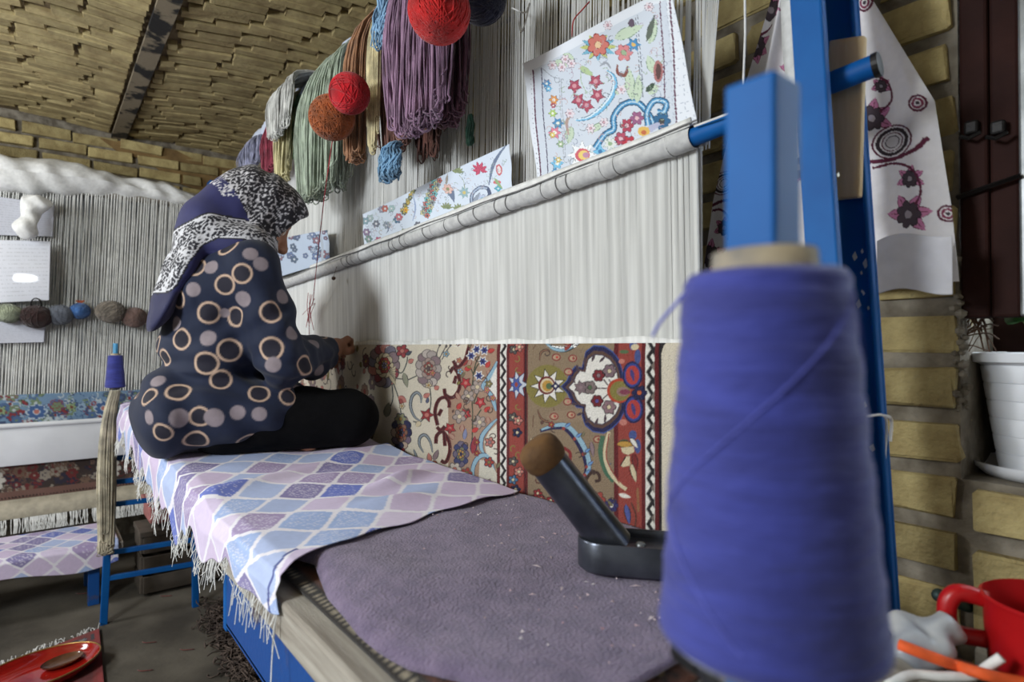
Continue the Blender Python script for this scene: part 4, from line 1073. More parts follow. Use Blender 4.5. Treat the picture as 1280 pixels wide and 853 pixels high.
# crossing outer turns of thread and the loose end
mb = MB(); hgt = np.linalg.norm(tp - bt)
for k in range(4):
    t = np.linspace(0, 1, 40); q = k * .9 + t * (2.2 + .5 * k % 2); pts = []
    for tt, qq in zip(t, q):
        h_ = hgt * (.08 + .86 * (tt if k % 2 else 1 - tt)); r = .0500 + (.0370 - .0500) * h_ / hgt + .0008
        pts.append(bt + A @ np.array([r * math.cos(qq), r * math.sin(qq), h_]))
    mb.tube(pts, .0004, 4)
e0 = at(857, 365, Y=.262); pts = [e0, at(845, 380, Y=.262), at(826, 402, Y=.266), at(816, 420, Y=.27)]
mb.tube(catmull(pts, 6), .0009, 5); mb.build('outer_turns', mat('lilac_thread', (92, 98, 186), .85, var=.1), bob)
bobbin('small violet bobbin on the far trestle peg behind the weaver', np.array([-2.7145, .226, .914]), (0, 0, 1), .124, .034, .024, False)
# black knob clamped on the post below the bobbin
kb = at(866, 822, Y=.30)
mb = MB(); mb.tube([kb + [-.010, .004, .0], kb + [.012, -.004, .002]], [.0085, .0085], 14); mb.tube([kb + [.006, -.002, 0], kb + [.038, -.03, .004]], .0045, 10); smooth_angle(mb.build('post_knob', M['black_plastic'], bench))
# ------------------------------------------------------------------ yarn hung along the top beam
YM = {}
def ymat(c):
    c = tuple(int(v) for v in c)
    if c not in YM:
        YM[c] = mat('wool_yarn', c, .95, rgb2=tuple(int(v * .72) for v in c), scale=26, sheen=.25, bump=.4, bscale=300)
    return YM[c]
def skein(label, x, y, zt, zb, wd, dp, colr, n=44, seed=0, r=.0021, wave=.006, group=None, messy=0.0, ty=0.0):
    """hank of loops hung from zt down to zb, wd wide along the loom, dp deep"""
    rg = random.Random(seed); mb = MB(); L = zt - zb
    mid = lambda t: (.50 + .50 * math.sin(min(t / .62, 1) * PI / 2)) * (1 - .16 * max(0, (t - .62) / .38))
    lock = [(rg.uniform(-1, 1), rg.uniform(0, 6), rg.uniform(4, 9)) for _ in range(7)]
    for k in range(int(n * 1.7)):
        lc, lp, lf_ = lock[k % 7]
        a = max(-1, min(1, lc * .8 + rg.gauss(0, .22))); b = max(-1, min(1, a + rg.uniform(-.3, .3))); rho = math.sqrt(max(0, 1 - a * a)); da = rho * rg.uniform(-1, 1); db = rho * rg.uniform(-1, 1)
        ph = rg.uniform(-.5, .5); le = L * (.16 * a * a ** 1 * abs(a) + rg.uniform(-.01, .05) * (1 + messy * 3)); zl = zb + le
        rr = r * rg.uniform(.8, 1.3); pts = []; m = 10; a2 = wave * (1 + .6 * messy)
        for i in range(m):
            t = i / (m - 1); w_ = mid(t) * wd / 2
            pts.append((x + a * w_ + a2 * t * math.sin(lf_ * t + lp + ph) + messy * rg.gauss(0, .004), y + da * dp / 2 * mid(t) + a2 * .6 * math.cos(lf_ * t + lp + ph) + ty * (1 - t) ** 6, zt + (zl - zt) * t))
        for i in range(4):
            q = PI * (i + 1) / 5; c = (a + b) / 2; h_ = (b - a) / 2 + 1e-3
            pts.append((x + (c - h_ * math.cos(q)) * wd / 2 * mid(1) + a2 * math.sin(lf_ + lp + ph), y + (da + (db - da) * i / 4) * dp / 2, zl - .010 * math.sin(q)))
        for i in range(m):
            t = 1 - i / (m - 1); w_ = mid(t) * wd / 2
            pts.append((x + b * w_ + a2 * t * math.sin(lf_ * t + lp + ph + .4), y + db * dp / 2 * mid(t) + ty * (1 - t) ** 6, zt + (zl - zt) * t))
        mb.tube(pts, rr, 4, cap=False)
    o = mb.build('yarn_skein', ymat(colr), None, smooth=True)
    return tag(o, label, 'yarn', group)
def ball(label, c, r, colr, seed=0, group=None, turns=84, parent=None, name='yarn_ball', squash=1.0):
    rg = np.random.default_rng(seed); mb = MB()
    prof = [(r * .985 * math.sin(t), -r * .985 * math.cos(t)) for t in np.linspace(0, PI, 15)]; prof[0] = (0, prof[0][1]); prof[-1] = (0, prof[-1][1])
    mb.lathe(prof, 24, c, np.diag([1, 1, squash]))
    main = rg.normal(size=(4, 3))
    for k in range(turns):
        n_ = nrm(main[k % 4] + rg.normal(size=3) * .28); u = nrm(np.cross(n_, [.3, .2, 1])); v = np.cross(n_, u)
        off = rg.uniform(-.5, .5) * r; rr = math.sqrt(r * r - off * off)
        t = np.linspace(0, 2 * PI, 26, endpoint=False)
        pts = [np.asarray(c) + (n_ * off + rr * (math.cos(q) * u + math.sin(q) * v)) * np.array([1, 1, squash]) for q in t]
        mb.tube(pts, r * .026, 4, closed=True)
    o = mb.build(name, ymat(colr), parent, smooth=True)
    if parent is None: tag(o, label, 'yarn', group)
    return o
GY = 'yarn hung along the top beam of the loom'
def hang(label, px, pb, wpx, colr, Y=.715, zt=None, dp=.05, **k):
    p = at(px, pb, Y=Y); t = (p - CAM) @ FW
    # width on the wall plane: loom direction is seen at a slant
    q1, q2 = at(px - wpx / 2, pb, Y=Y), at(px + wpx / 2, pb, Y=Y)
    over = Y < .70                      # front hanks are slung over the top beam, the others tied to its front
    zt = BZ + (.060 if p[0] < -1.25 else .050) if over else BZ + .005
    return skein(label, p[0], Y, zt, p[2], abs(q2[0] - q1[0]), dp, colr, group=GY, ty=.792 - Y if over else max(0, .738 - Y), **k)
hang('pale lavender skein at the far end of the loom beam', 312, 208, 26, (176, 178, 206), seed=1, n=40)
hang('rose red skein beside the pale lavender one on the loom beam', 336, 216, 18, (172, 70, 92), seed=2, n=34, Y=.70)
hang('pale yellow skein hanging between rose red and green ones', 353, 224, 18, (226, 216, 168), seed=3, n=36, Y=.69)
hang('soft green skein hanging behind the wide celadon one', 375, 195, 26, (126, 172, 132), seed=4, n=40, Y=.728, dp=.035)
hang('wide celadon green skein hanging above the weaver', 395, 246, 54, (192, 206, 186), seed=5, n=70, Y=.665, dp=.06)
hang('pale celadon skein with loose ends below the brown ball', 424, 232, 34, (198, 208, 192), seed=6, n=50, Y=.732, dp=.04, messy=.6)
hang('tan brown skein hanging beside the scarlet ball', 446, 198, 28, (178, 130, 96), seed=7, n=56, Y=.66, dp=.05)
hang('thin cream skein squeezed between tan and purple ones', 466, 186, 12, (226, 212, 168), seed=8, n=30, Y=.660, dp=.020, wave=.002)
hang('russet brown skein under the big purple one', 492, 188, 50, (146, 104, 92), seed=9, n=64, Y=.70, dp=.04, wave=.009)
hang('dark chocolate skein behind the big purple one', 536, 192, 44, (104, 66, 56), seed=10, n=50, Y=.75, dp=.025, messy=.5)
hang('big dusty purple skein with thick wavy strands', 522, 160, 78, (156, 122, 150), seed=11, n=90, Y=.612, dp=.055, wave=.010)
hang('smaller deep mauve skein right of the big purple one', 563, 150, 40, (122, 82, 98), seed=12, n=56, Y=.70)
hang('pink red tuft peeping below the purple skein', 508, 160, 12, (206, 84, 96), seed=13, n=16, Y=.660, dp=.012, wave=.003)
p = at(487, 222, Y=.655)
skein('light blue tangled tuft hanging below the russet skein', p[0], .655, at(487, 178, Y=.655)[2], p[2], .080, .03, (124, 168, 204), n=46, seed=14, messy=1.0, wave=.009, group=GY, ty=.018)
p = at(480, 46, Y=.612)
skein('light blue curly tuft tied at the top between cream and purple', p[0], .612, p[2] + .12, p[2] - .02, .058, .03, (140, 180, 214), n=40, seed=15, messy=1.0, wave=.010, group=GY)
ball('rusty brown wool ball hung among the celadon skeins', at(415, 147, Y=.578), .0565, (176, 92, 44), 1, GY)
ball('scarlet wool ball touching the rusty brown ball', at(437, 117, Y=.580), .048, (206, 22, 36), 2, GY)
ball('large bright red wool ball beside the big purple skein', at(549, 14, Y=.535), .053, (208, 30, 30), 3, GY)
ball('midnight navy wool ball beside the large red one', at(602, -2, Y=.635), .0455, (26, 28, 52), 4, GY)
# white cloth wound round the top beam at the far end
nu, nv = 130, 20
Xs = np.linspace(-1.25, -2.86, nu); P = np.zeros((nv + 1, nu, 3))
for j in range(nv + 1):
    a = 2 * PI * j / nv
    rr = .056 + .010 * np.sin(Xs * 23 + 2 * math.sin(a)) * np.sin(Xs * 9 + a) + .006 * np.sin(Xs * 57 + 3 * a)
    P[j, :, 0] = Xs; P[j, :, 1] = .80 - .01 + rr * math.cos(a); P[j, :, 2] = BZ + rr * math.sin(a)
o = grid_mesh('beam_cloth', P, mat('bluish_white_cotton', (214, 220, 234), .95, rgb2=(184, 196, 220), scale=8), None)
tag(o, 'bluish white cloth wound round the top beam behind the yarn', 'cloth')
hang('fluffy white wool bundle slung over the beam beside the green skein', 347, 168, 32, (228, 228, 224), seed=16, n=60, Y=.642, dp=.028, messy=.3, wave=.004)
# small things on the warp
p = at(588, 160, Y=.772)
skein('little green yarn knot stuck on the bare warp', p[0], .772, p[2] + .03, p[2] - .03, .024, .012, (66, 116, 96), n=22, seed=17, r=.0018, wave=.004)
mb = MB(); mb.tube(catmull([at(640, 10, Y=.76), at(656, 16, Y=.755), at(662, 4, Y=.76), at(656, 30, Y=.755), at(651, 40, Y=.755), at(648, 20, Y=.76)], 6), .0016, 5)
tag(mb.build('string_loop', M['white'], None, True), 'loose white string loop tied on the warp above the pattern sheet', 'string')
mb = MB(); mb.tube(catmull([at(737, 2, Y=.765), at(728, 12, Y=.762), at(717, 26, Y=.765), at(715, 46, Y=.768)], 6), .0013, 5)
tag(mb.build('red_yarn_end', ymat((176, 50, 50)), None, True), 'short red yarn end hanging on the warp above the large sheet', 'yarn')
mb = MB(); rg = random.Random(2)
ptsr = catmull([at(418, 160, Y=.60), at(412, 200, Y=.612), at(405, 250, Y=.618), at(397, 320, Y=.69), at(391, 380, Y=.745)], 8); mb.tube(ptsr, .0014, 5)
for k in range(8):
    a = at(388 + rg.uniform(-3, 6), 372 + rg.uniform(-6, 8), Y=.75); b = at(386 + rg.uniform(-9, 10), 405 + rg.uniform(-14, 16), Y=.755); mb.tube(catmull([a, (a + b) / 2 + [rg.uniform(-.006, .006), -.004, 0], b], 5), .0012, 4)
tag(mb.build('red_yarn_strand', ymat((186, 44, 62)), None, True), 'thin red yarn strand dangling by the weaver from the brown ball', 'yarn')
bd = at(417, 348, Y=.745); mb = MB(); mb.lathe([(0, -.007), (.0055, -.004), (.007, 0), (.0055, .004), (0, .007)], 12, bd); mb.tube([bd + [0, 0, .005], bd + [.002, .01, .04]], .0007, 4)
tag(mb.build('bead_weight', mat('brown_bead', (84, 60, 48), .6), None, True), 'tiny brown bead hanging below the heddle rod near the weaver', 'bead')
# ------------------------------------------------------------------ the weaver
PXm = -1.68
Hc = np.array([PXm, .45, 1.422]); hd = nrm([.04, .85, -.52]); hr = nrm(np.cross(hd, [0, 0, 1])); hu = np.cross(hr, hd)
HA = np.stack([hr, hd, hu])      # rows: right, forward, up of the head
def hp(r, f, u): return Hc + hr * r + hd * f + hu * u
shR, shL = np.array([-1.545, .405, 1.262]), np.array([-1.835, .405, 1.255])
elR, elL = np.array([-1.490, .470, 1.035]), np.array([-1.93, .50, 1.05])
wrR, wrL = np.array([-1.700, .672, 1.056]), np.array([-1.93, .69, 1.02])
hipR, hipL = np.array([-1.60, .36, .893]), np.array([-1.77, .36, .893])
knR, knL = np.array([-1.500, .648, .880]), np.array([-1.90, .62, .885])
ftR, ftL = np.array([-1.80, .56, .842]), np.array([-1.62, .55, .842])
B = Blob((-2.06, .12, .76), (-1.36, .80, 1.62), .0048)
# head and face
B.ell(hp(0, -.012, .022), (.072, .092, .088), .01, HA); B.ell(hp(0, .030, -.045), (.054, .060, .066), .03, HA)
B.ell(hp(0, .062, -.088), (.026, .024, .020), .02, HA)                       # chin
B.cap(hp(0, .084, .012), hp(0, .108, -.030), .009, .013, .012)               # nose
B.ell(hp(.013, .098, -.034), (.009, .011, .008), .008, HA); B.ell(hp(-.013, .098, -.034), (.009, .011, .008), .008, HA)
B.cap(hp(-.018, .088, -.060), hp(.018, .088, -.060), .006, .006, .008); B.cap(hp(-.015, .087, -.069), hp(.015, .087, -.069), .006, .006, .006)
B.cap(hp(-.045, .078, .022), hp(.045, .078, .022), .010, .010, .02)         # brow
for s in (-1, 1):
    B.ell(hp(s * .031, .079, .003), (.018, .012, .012), .006, HA, sub=True); B.ell(hp(s * .031, .073, .003), (.013, .0125, .0115), .004, HA)
    B.ell(hp(s * .044, .058, -.030), (.024, .022, .022), .02, HA)            # cheeks
    B.ell(hp(s * .073, -.005, -.012), (.010, .018, .030), .008, HA)          # ears
B.cap(hp(0, -.02, -.06), (PXm, .365, 1.29), .050, .056, .03)                 # neck
# trunk
B.ell((PXm, .365, 1.215), (.150, .095, .105), .05); B.ell((PXm, .350, 1.06), (.130, .095, .13), .05); B.ell((PXm, .345, .92), (.145, .105, .10), .05)
for sh, el, wr in ((shR, elR, wrR), (shL, elL, wrL)):
    B.cap((PXm, .385, 1.262), sh, .06, .050, .03); B.cap(sh, el, .046, .036, .02); B.cap(el, wr, .037, .026, .015)
for hi, kn, ft in ((hipR, knR, ftR), (hipL, knL, ftL)):
    B.cap(hi, kn, .074, .056, .03); B.cap(kn, ft, .052, .036, .02); B.cap(ft, ft + nrm(ft - kn) * .09 + [0, .02, -.008], .034, .026, .02)
# right hand pinching a knot at the edge of the carpet
def hand(wr, palm, kn, tips, thumb):
    B.cap(wr, palm, .0245, .030, .015)
    for k, (kp, mid, tip) in enumerate(zip(kn, *tips)):
        B.cap(palm + (np.asarray(kp) - palm) * .2, kp, .016, .0118, .006); B.cap(kp, mid, .0108, .0096, .0035); B.cap(mid, tip, .0096, .0076, .0035)
    B.chain([palm + (thumb[0] - palm) * .3] + list(thumb), [.016, .0128, .0110, .0090], .006)
pm = np.array([-1.742, .708, 1.068])
kn = [np.array([-1.752, .748, 1.094]), np.array([-1.768, .738, 1.084]), np.array([-1.778, .727, 1.068]), np.array([-1.782, .718, 1.052])]
md = [np.array([-1.770, .766, 1.090]), np.array([-1.788, .752, 1.076]), np.array([-1.794, .738, 1.056]), np.array([-1.795, .727, 1.040])]
tp_ = [np.array([-1.776, .771, 1.070]), np.array([-1.784, .765, 1.056]), np.array([-1.781, .748, 1.040]), np.array([-1.780, .732, 1.026])]
hand(wrR, pm, kn, (md, tp_), [np.array([-1.735, .740, 1.058]), np.array([-1.752, .760, 1.060]), np.array([-1.766, .769, 1.066])])
pl = np.array([-1.925, .725, 1.035])
kl = [np.array([-1.900, .752, 1.050]), np.array([-1.912, .756, 1.046]), np.array([-1.927, .757, 1.040]), np.array([-1.941, .754, 1.032])]
ml = [k_ + [.004, .014, -.012] for k_ in kl]; tl_ = [k_ + [.006, .016, -.032] for k_ in kl]
hand(wrL, pl, kl, (ml, tl_), [np.array([-1.892, .738, 1.030]), np.array([-1.886, .756, 1.020]), np.array([-1.890, .766, 1.008])])
V, Fq = B.mesh()
V[:, 2] = np.maximum(V[:, 2], cloth_z(V[:, 0], V[:, 1]) + .002)
skin = np.zeros((len(V), 3)); skin[:] = lin((178, 128, 102))
loc = (V - Hc) @ HA.T
lip = (np.abs(loc[:, 0]) < .022) & (np.abs(loc[:, 2] + .064) < .010) & (loc[:, 1] > .082); skin[lip] = lin((150, 78, 72))
for s in (-1, 1):
    eye = ((loc[:, 0] - s * .031) ** 2 + (loc[:, 2] - .003) ** 2 < .0105 ** 2) & (loc[:, 1] > .06); skin[eye] = lin((226, 220, 212))
    pu = ((loc[:, 0] - s * .031) ** 2 + (loc[:, 2] - .001) ** 2 < .0055 ** 2) & (loc[:, 1] > .06); skin[pu] = lin((40, 26, 20))
    br = (np.abs(loc[:, 0] - s * .033) < .020) & (np.abs(loc[:, 2] - .026 + .12 * abs(0)) < .0045) & (loc[:, 1] > .05); skin[br] = lin((46, 32, 26))
hair = (loc[:, 2] > .055) | ((loc[:, 1] < .0) & (loc[:, 2] > -.03)); skin[hair & (V[:, 2] > 1.33)] = lin((34, 26, 24))
M['skin'] = mat('skin', (255, 255, 255), .55, var=.06, vcol=True, scale=120, spec=.4, bump=.1, bscale=300)
person = add_mesh('person', V, Fq, M['skin'], None, True, skin)
tag(person, 'weaver in dark headscarf and ring print blouse sitting on the bench, hand at the carpet', 'person')

# trousers
T_ = Blob((-2.06, .15, .76), (-1.38, .82, 1.06), .0055)
T_.ell((PXm, .350, .900), (.145, .110, .090), .03)
for hi, kn_, ft in ((hipR, knR, ftR), (hipL, knL, ftL)):
    T_.cap(hi, kn_, .092, .074, .03); T_.cap(kn_, ft, .068, .048, .02)
V, Fq = T_.mesh()
V[:, 2] = np.maximum(V[:, 2], cloth_z(V[:, 0], V[:, 1]) + .002)
V += (.003 * np.sin(V[:, :1] * 60 + V[:, 1:2] * 45) * np.array([[0, 0, 1.0]])) * (V[:, 2:] > .83)
V[:, 2] = np.maximum(V[:, 2], cloth_z(V[:, 0], V[:, 1]) + .002)
add_mesh('trousers', V, Fq, mat('black_trousers', (9, 9, 11), .95, var=.2, scale=60, spec=.15, bump=.2), person, True)

# blouse
C = Blob((-2.08, .13, .77), (-1.36, .80, 1.40), .0031)
C.ell((PXm, .372, 1.225), (.172, .122, .112), .04); C.ell((PXm, .360, 1.070), (.164, .130, .138), .05); C.ell((PXm, .345, .915), (.185, .152, .118), .022)
C.ell((-1.585, .44, .905), (.115, .15, .082), .04); C.ell((-1.77, .42, .90), (.10, .12, .07), .05)
C.ell((-1.67, .290, 1.19), (.10, .03, .10), .05); C.ell((-1.66, .232, .90), (.15, .06, .10), .04)
for sh, el, wr in ((shR, elR, wrR), (shL, elL, wrL)):
    C.cap((PXm, .39, 1.268), sh, .070, .066, .04); C.cap(sh, el, .070, .060, .03); C.cap(el, el + (wr - el) * .55, .060, .056, .02); C.cap(el + (wr - el) * .5, el + (wr - el) * .84, .055, .046, .012)
    C.cap(el + (wr - el) * .84, el + (wr - el) * .90, .048, .042, .006)
V, Fq = C.mesh()
# folds: sag at the waist, creases fanning from armpit and elbow
me_ = bpy.data.meshes.new('tmp'); me_.from_pydata(V.tolist(), [], Fq.tolist()); me_.update()
N = np.zeros(len(V) * 3); me_.vertices.foreach_get('normal', N); N = N.reshape(-1, 3); bpy.data.meshes.remove(me_)
x, y, z = V.T
disp = .007 * np.sin(z * 110 + 3 * np.sin(y * 16) + x * 8) * np.exp(-((z - 1.00) / .045) ** 2)
disp += .004 * np.sin(z * 55 + y * 60 + x * 20) * np.exp(-((z - .90) / .06) ** 2)
dar = np.linalg.norm(V - np.array([-1.53, .45, 1.17]), axis=1); disp += .005 * np.sin((z * .6 + y) * 85) * np.exp(-(dar / .10) ** 2)
de = np.linalg.norm(V - elR, axis=1); disp += .004 * np.sin((V @ nrm(wrR - elR)) * 120) * np.exp(-(de / .09) ** 2)
disp += .0045 * np.sin(x * 30 + z * 22) * np.sin(y * 34 - z * 15) + .0035 * np.sin((y * 1.0 - z * .6) * 75 + 2 * np.sin(z * 20)) * np.exp(-((z - 1.13) / .08) ** 2)
dw = np.linalg.norm(V - wrR, axis=1); disp += .004 * np.sin(np.arctan2(V[:, 2] - wrR[2], V[:, 0] - wrR[0]) * 9) * np.exp(-(dw / .045) ** 2)
V = V + N * disp[:, None]
hemz = .806 + .05 * sst(.42, .56, V[:, 1]) * (V[:, 0] > -1.72)
V[:, 2] = np.maximum(V[:, 2], cloth_z(V[:, 0], np.maximum(V[:, 1], .26)) + .002)
bvh = BVHTree.FromPolygons([tuple(v) for v in V], [tuple(q) for q in Fq.tolist()])
def hit(px, py):
    d = FW + RT * (px - 640) / FPX + UP * (426.5 - py) / FPX
    h_ = bvh.ray_cast(Vector(CAM), Vector(d))[0]
    return None if h_ is None else np.array(h_)
rings = [(285, 309, 14), (245, 334, 12.5), (302, 342, 13), (281, 356, 13), (223, 374, 12), (261, 391, 14), (296, 396, 13), (339, 390, 14), (339, 436, 15), (381, 457, 13), (226, 424, 14), (287, 438, 15), (258, 454, 15), (206, 447, 11), (223, 490, 15), (324, 492, 13), (203, 541, 13), (250, 521, 13), (245, 551, 15), (310, 551, 14), (185, 496, 12), (360, 496, 11), (276, 475, 13), (196, 430, 11)]
discs = [(264, 334, 9), (313, 317, 9), (326, 330, 9), (304, 374, 10), (241, 362, 9), (260, 423, 10), (221, 405, 9), (364, 417, 9), (341, 456, 10), (197, 476, 9), (224, 523, 12), (267, 523, 12), (297, 516, 9), (324, 518, 9), (393, 429, 8), (399, 463, 8), (353, 371, 9), (281, 391, 6), (186, 522, 9)]
spots = []
for L_, kd in ((rings, 0), (discs, 1)):
    for px, py, r_ in L_:
        h_ = hit(px, py)
        if h_ is not None: spots.append((h_, r_ * ((h_ - CAM) @ FW) / FPX, kd))
rg2 = np.random.default_rng(12); tries = 0
while tries < 1500:
    v = V[rg2.integers(len(V))]; tries += 1
    vis_ = hit(*[float(q) for q in (640 + FPX * ((v - CAM) @ RT) / ((v - CAM) @ FW), 426.5 - FPX * ((v - CAM) @ UP) / ((v - CAM) @ FW))])
    if vis_ is not None and np.linalg.norm(vis_ - v) < .06: continue
    if min(np.linalg.norm(v - s_[0]) for s_ in spots) > .058: spots.append((v, rg2.choice([.020, .028]), int(rg2.random() < .45)))
bc = np.zeros((len(V), 3)); bc[:] = lin((20, 31, 58))
for c, r_, kd in spots:
    d = np.linalg.norm(V - c, axis=1)
    if kd == 0:
        ko = np.clip((r_ - d) / .003 + .5, 0, 1)[:, None]; ki = np.clip((r_ * .80 - d) / .003 + .5, 0, 1)[:, None]
        bc = bc * (1 - ko) + lin((206, 176, 154)) * ko; bc = bc * (1 - ki) + lin((30, 28, 44)) * ki
    else:
        ko = np.clip((r_ - d) / .003 + .5, 0, 1)[:, None]; bc = bc * (1 - ko) + lin((146, 134, 140)) * ko
add_mesh('blouse', V, Fq, mat('ring_print_cotton', (255, 255, 255), .8, var=.12, vcol=True, scale=60, sheen=.1), person, True, bc)

# headscarf
S_ = Blob((-1.92, .14, 1.06), (-1.44, .64, 1.60), .0034)
S_.ell(hp(0, -.006, .026), (.094, .118, .108), .01, HA)
S_.ell(hp(0, .040, .060), (.074, .088, .062), .03, HA)
S_.ell(hp(0, .020, -.045), (.084, .075, .085), .03, HA)
S_.ell((PXm, .365, 1.375), (.088, .092, .110), .04)
S_.ell((PXm, .385, 1.325), (.125, .105, .048), .03)
S_.ell((PXm + .01, .325, 1.335), (.105, .060, .10), .03)
tb = nrm([0, -.45, -1]); TA = np.stack([np.array([1.0, 0, 0]), nrm(np.cross(tb, [1, 0, 0])), tb])
S_.ell((PXm + .02, .272, 1.265), (.110, .036, .11), .03, TA); S_.ell((PXm + .03, .238, 1.180), (.085, .020, .085), .02, TA)
S_.ell((PXm + .10, .40, 1.325), (.06, .07, .05), .03)
S_.ell((PXm, .608, 1.352), (.15, .108, .086), .012, sub=True)
V, Fq = S_.mesh()
me_ = bpy.data.meshes.new('tmp'); me_.from_pydata(V.tolist(), [], Fq.tolist()); me_.update()
N = np.zeros(len(V) * 3); me_.vertices.foreach_get('normal', N); N = N.reshape(-1, 3); bpy.data.meshes.remove(me_)
x, y, z = V.T
disp = .004 * np.sin((z * .8 + y * .6) * 60 + x * 10) * np.exp(-((z - 1.34) / .06) ** 2) + .003 * np.sin(x * 70 + z * 18) * (z < 1.30) + .002 * np.sin(y * 50 + z * 40)
disp += .004 * np.sin((y - .38) * 90 - (z - 1.45) * 40) * np.exp(-((y - .46) / .07) ** 2) * (z > 1.38)
V = V + N * disp[:, None]; x, y, z = V.T
sc = np.zeros((len(V), 3)); sc[:] = lin((40, 42, 92))
PXs = -1.60
def yz(px, py): p = at(px, py, X=PXs); return p[1:]
f0, f1 = yz(284, 216), yz(322, 302)
side = (y - f0[0]) * (f1[1] - f0[1]) - (z - f0[1]) * (f1[0] - f0[0])     # >0 or <0 either side of the border line
if np.median(side[y > .52]) > 0: side = -side
front = (side < 0) & (z > 1.29)
u_, v_ = y * 1.0 + x * .7, z * 1.0 - x * .5
fil = np.abs(np.sin(u_ * 230 + 2.4 * np.sin(v_ * 150)) + np.sin(v_ * 250 + 2.2 * np.sin(u_ * 170)))
dl = np.abs(side) / np.linalg.norm(f1 - f0)
sc[front] = lin((24, 22, 32))
def blend(mask, thr, colr, soft=.30):
    k_ = (np.clip((thr - fil) / soft + .5, 0, 1) * mask)[:, None]; sc[:] = sc * (1 - k_) + lin(colr) * k_
blend(front, .24 + .55 * np.exp(-(dl / .022) ** 2), (216, 214, 220))
bite = (~front) & (z > 1.45) & (dl < .03) & (fil < .5); blend((~front) & (z > 1.45) & (dl < .03), .45, (222, 220, 226))
hemL = np.array([yz(*q) for q in ((350, 322), (330, 302), (300, 290), (262, 284), (236, 296), (214, 322), (200, 350))])
dmin = np.full(len(V), 9.0)
for a, b in zip(hemL[:-1], hemL[1:]):
    t = np.clip(((y - a[0]) * (b - a)[0] + (z - a[1]) * (b - a)[1]) / ((b - a) @ (b - a)), 0, 1)
    dmin = np.minimum(dmin, np.hypot(y - a[0] - t * (b - a)[0], z - a[1] - t * (b - a)[1]))
band = (dmin < .034) & ~((side < 0) & (z > 1.36))
sc[band] = lin((26, 26, 38)); blend(band & (dmin < .028), .62, (206, 206, 212))
sc[band & (dmin > .0265) & (dmin < .0295)] = lin((214, 214, 220))
tail = (z < 1.20) & ~band; sc[tail] = lin((32, 34, 74))
add_mesh('headscarf', V, Fq, mat('scarf_cloth', (255, 255, 255), .75, var=.1, vcol=True, scale=50, sheen=.15), person, True, sc)
# ------------------------------------------------------------------ second loom by the far wall
BLX = -3.60
l2 = thing('second_loom', 'second carpet loom standing against the far brick wall', 'loom', (BLX, 0, 0))
mb = MB(); mb.box((BLX - .03, .76, 1.0), (.08, .06, 2.0), bev=.004); mb.build('upright', M['blue'], l2)
mb = MB(); mb.box((BLX - .03, -1.25, 1.0), (.08, .06, 2.0), bev=.004); mb.build('upright', M['blue'], l2)
mb = MB(); mb.tube([(BLX - .03, -1.3, 1.875), (BLX - .03, .80, 1.875)], .045, 16); smooth_angle(mb.build('top_beam', M['grey_wood'], l2))
mb = MB(); rg = random.Random(41)
def th2(p, q, r):
    vs = []
    for c in (np.asarray(p, float), np.asarray(q, float)): vs += [c + [-r * .5, -r, 0], c + [r, 0, 0], c + [-r * .5, r, 0]]
    mb.add(vs, [(0, 1, 4, 3), (1, 2, 5, 4), (2, 0, 3, 5)])
y = .66
while y > -1.2:
    th2((BLX, y, .83), (BLX + .005, y + .04 + rg.gauss(0, .002), 1.86), .0028)
    th2((BLX - .02, y + .004, .83), (BLX - .03, y - .02 + rg.gauss(0, .003), 1.86), .0028)
    y -= rg.choice([.008, .009, .0105, .013])
mb.build('warp_threads', mat('pale_grey_warp_cotton', (216, 216, 212), .95, var=.1), l2, kind='stuff')  # plain cotton, a little greyer than the warp of the big loom
# added pale sheet behind its warp, brightens the dark gaps between threads
P = np.array([[(BLX - .081 + .002 * math.sin(y * 9), y, z) for y in np.linspace(.72, -1.2, 40)] for z in (.6, 1.0, 1.4, 1.87)])
o = grid_mesh('brightening_sheet', P, mat('grey_brightening_sheet', (196, 198, 200), .95, rgb2=(160, 164, 168), scale=6), None, thick=.002); tag(o, 'added greyish sheet brightening the gaps behind the warp of the second loom', 'cloth')
# white breast board under its woven strip
mb = MB(); mb.box((BLX + .085, -.25, .62), (.03, 1.90, .18), bev=.004); mb.tube([(BLX + .10, -1.2, .712), (BLX + .10, .70, .712)], .012, 10); smooth_angle(mb.build('breast_board', M['white_plastic'], l2), 40)
mb = MB(); mb.box((BLX + .02, -.25, .30), (.06, 1.9, .10), bev=.01); mb.build('cloth_beam', M['grey_wood'], l2)
def small_carpet(name, label, x, y0, y1, z0, z1, bgc, cols, seed, n, cat='carpet'):
    Rr = Raster(0, 0, y1 - y0, z1 - z0, .003, bgc); rg = random.Random(seed)
    for k in range(n):
        u, v, r_ = rg.uniform(0, y1 - y0), rg.uniform(0, z1 - z0), rg.uniform(.010, .026)
        q = rg.random()
        if q < .6: Rr.flower(u, v, r_, rg.choice([5, 6, 8]), rg.choice(cols), rg.choice(cols), rg.choice(cols), .003)
        elif q < .8: Rr.leaf(u, v, u + rg.uniform(-.04, .04), v + rg.uniform(-.03, .03), .012, rg.choice(cols), (40, 36, 44), .002)
        else: Rr.curl(u, v, .02, rg.uniform(0, 6), .8, .004, rg.choice(cols))
    nu, nv = int((y1 - y0) / .004), int((z1 - z0) / .004)
    yy = np.linspace(y0, y1, nu); zz = np.linspace(z1, z0, nv); P = np.zeros((nv, nu, 3)); P[..., 0] = x + .002 * np.sin(yy * 30)[None, :]; P[..., 1] = yy; P[..., 2] = zz[:, None]
    return Rr, P, name, label, cat
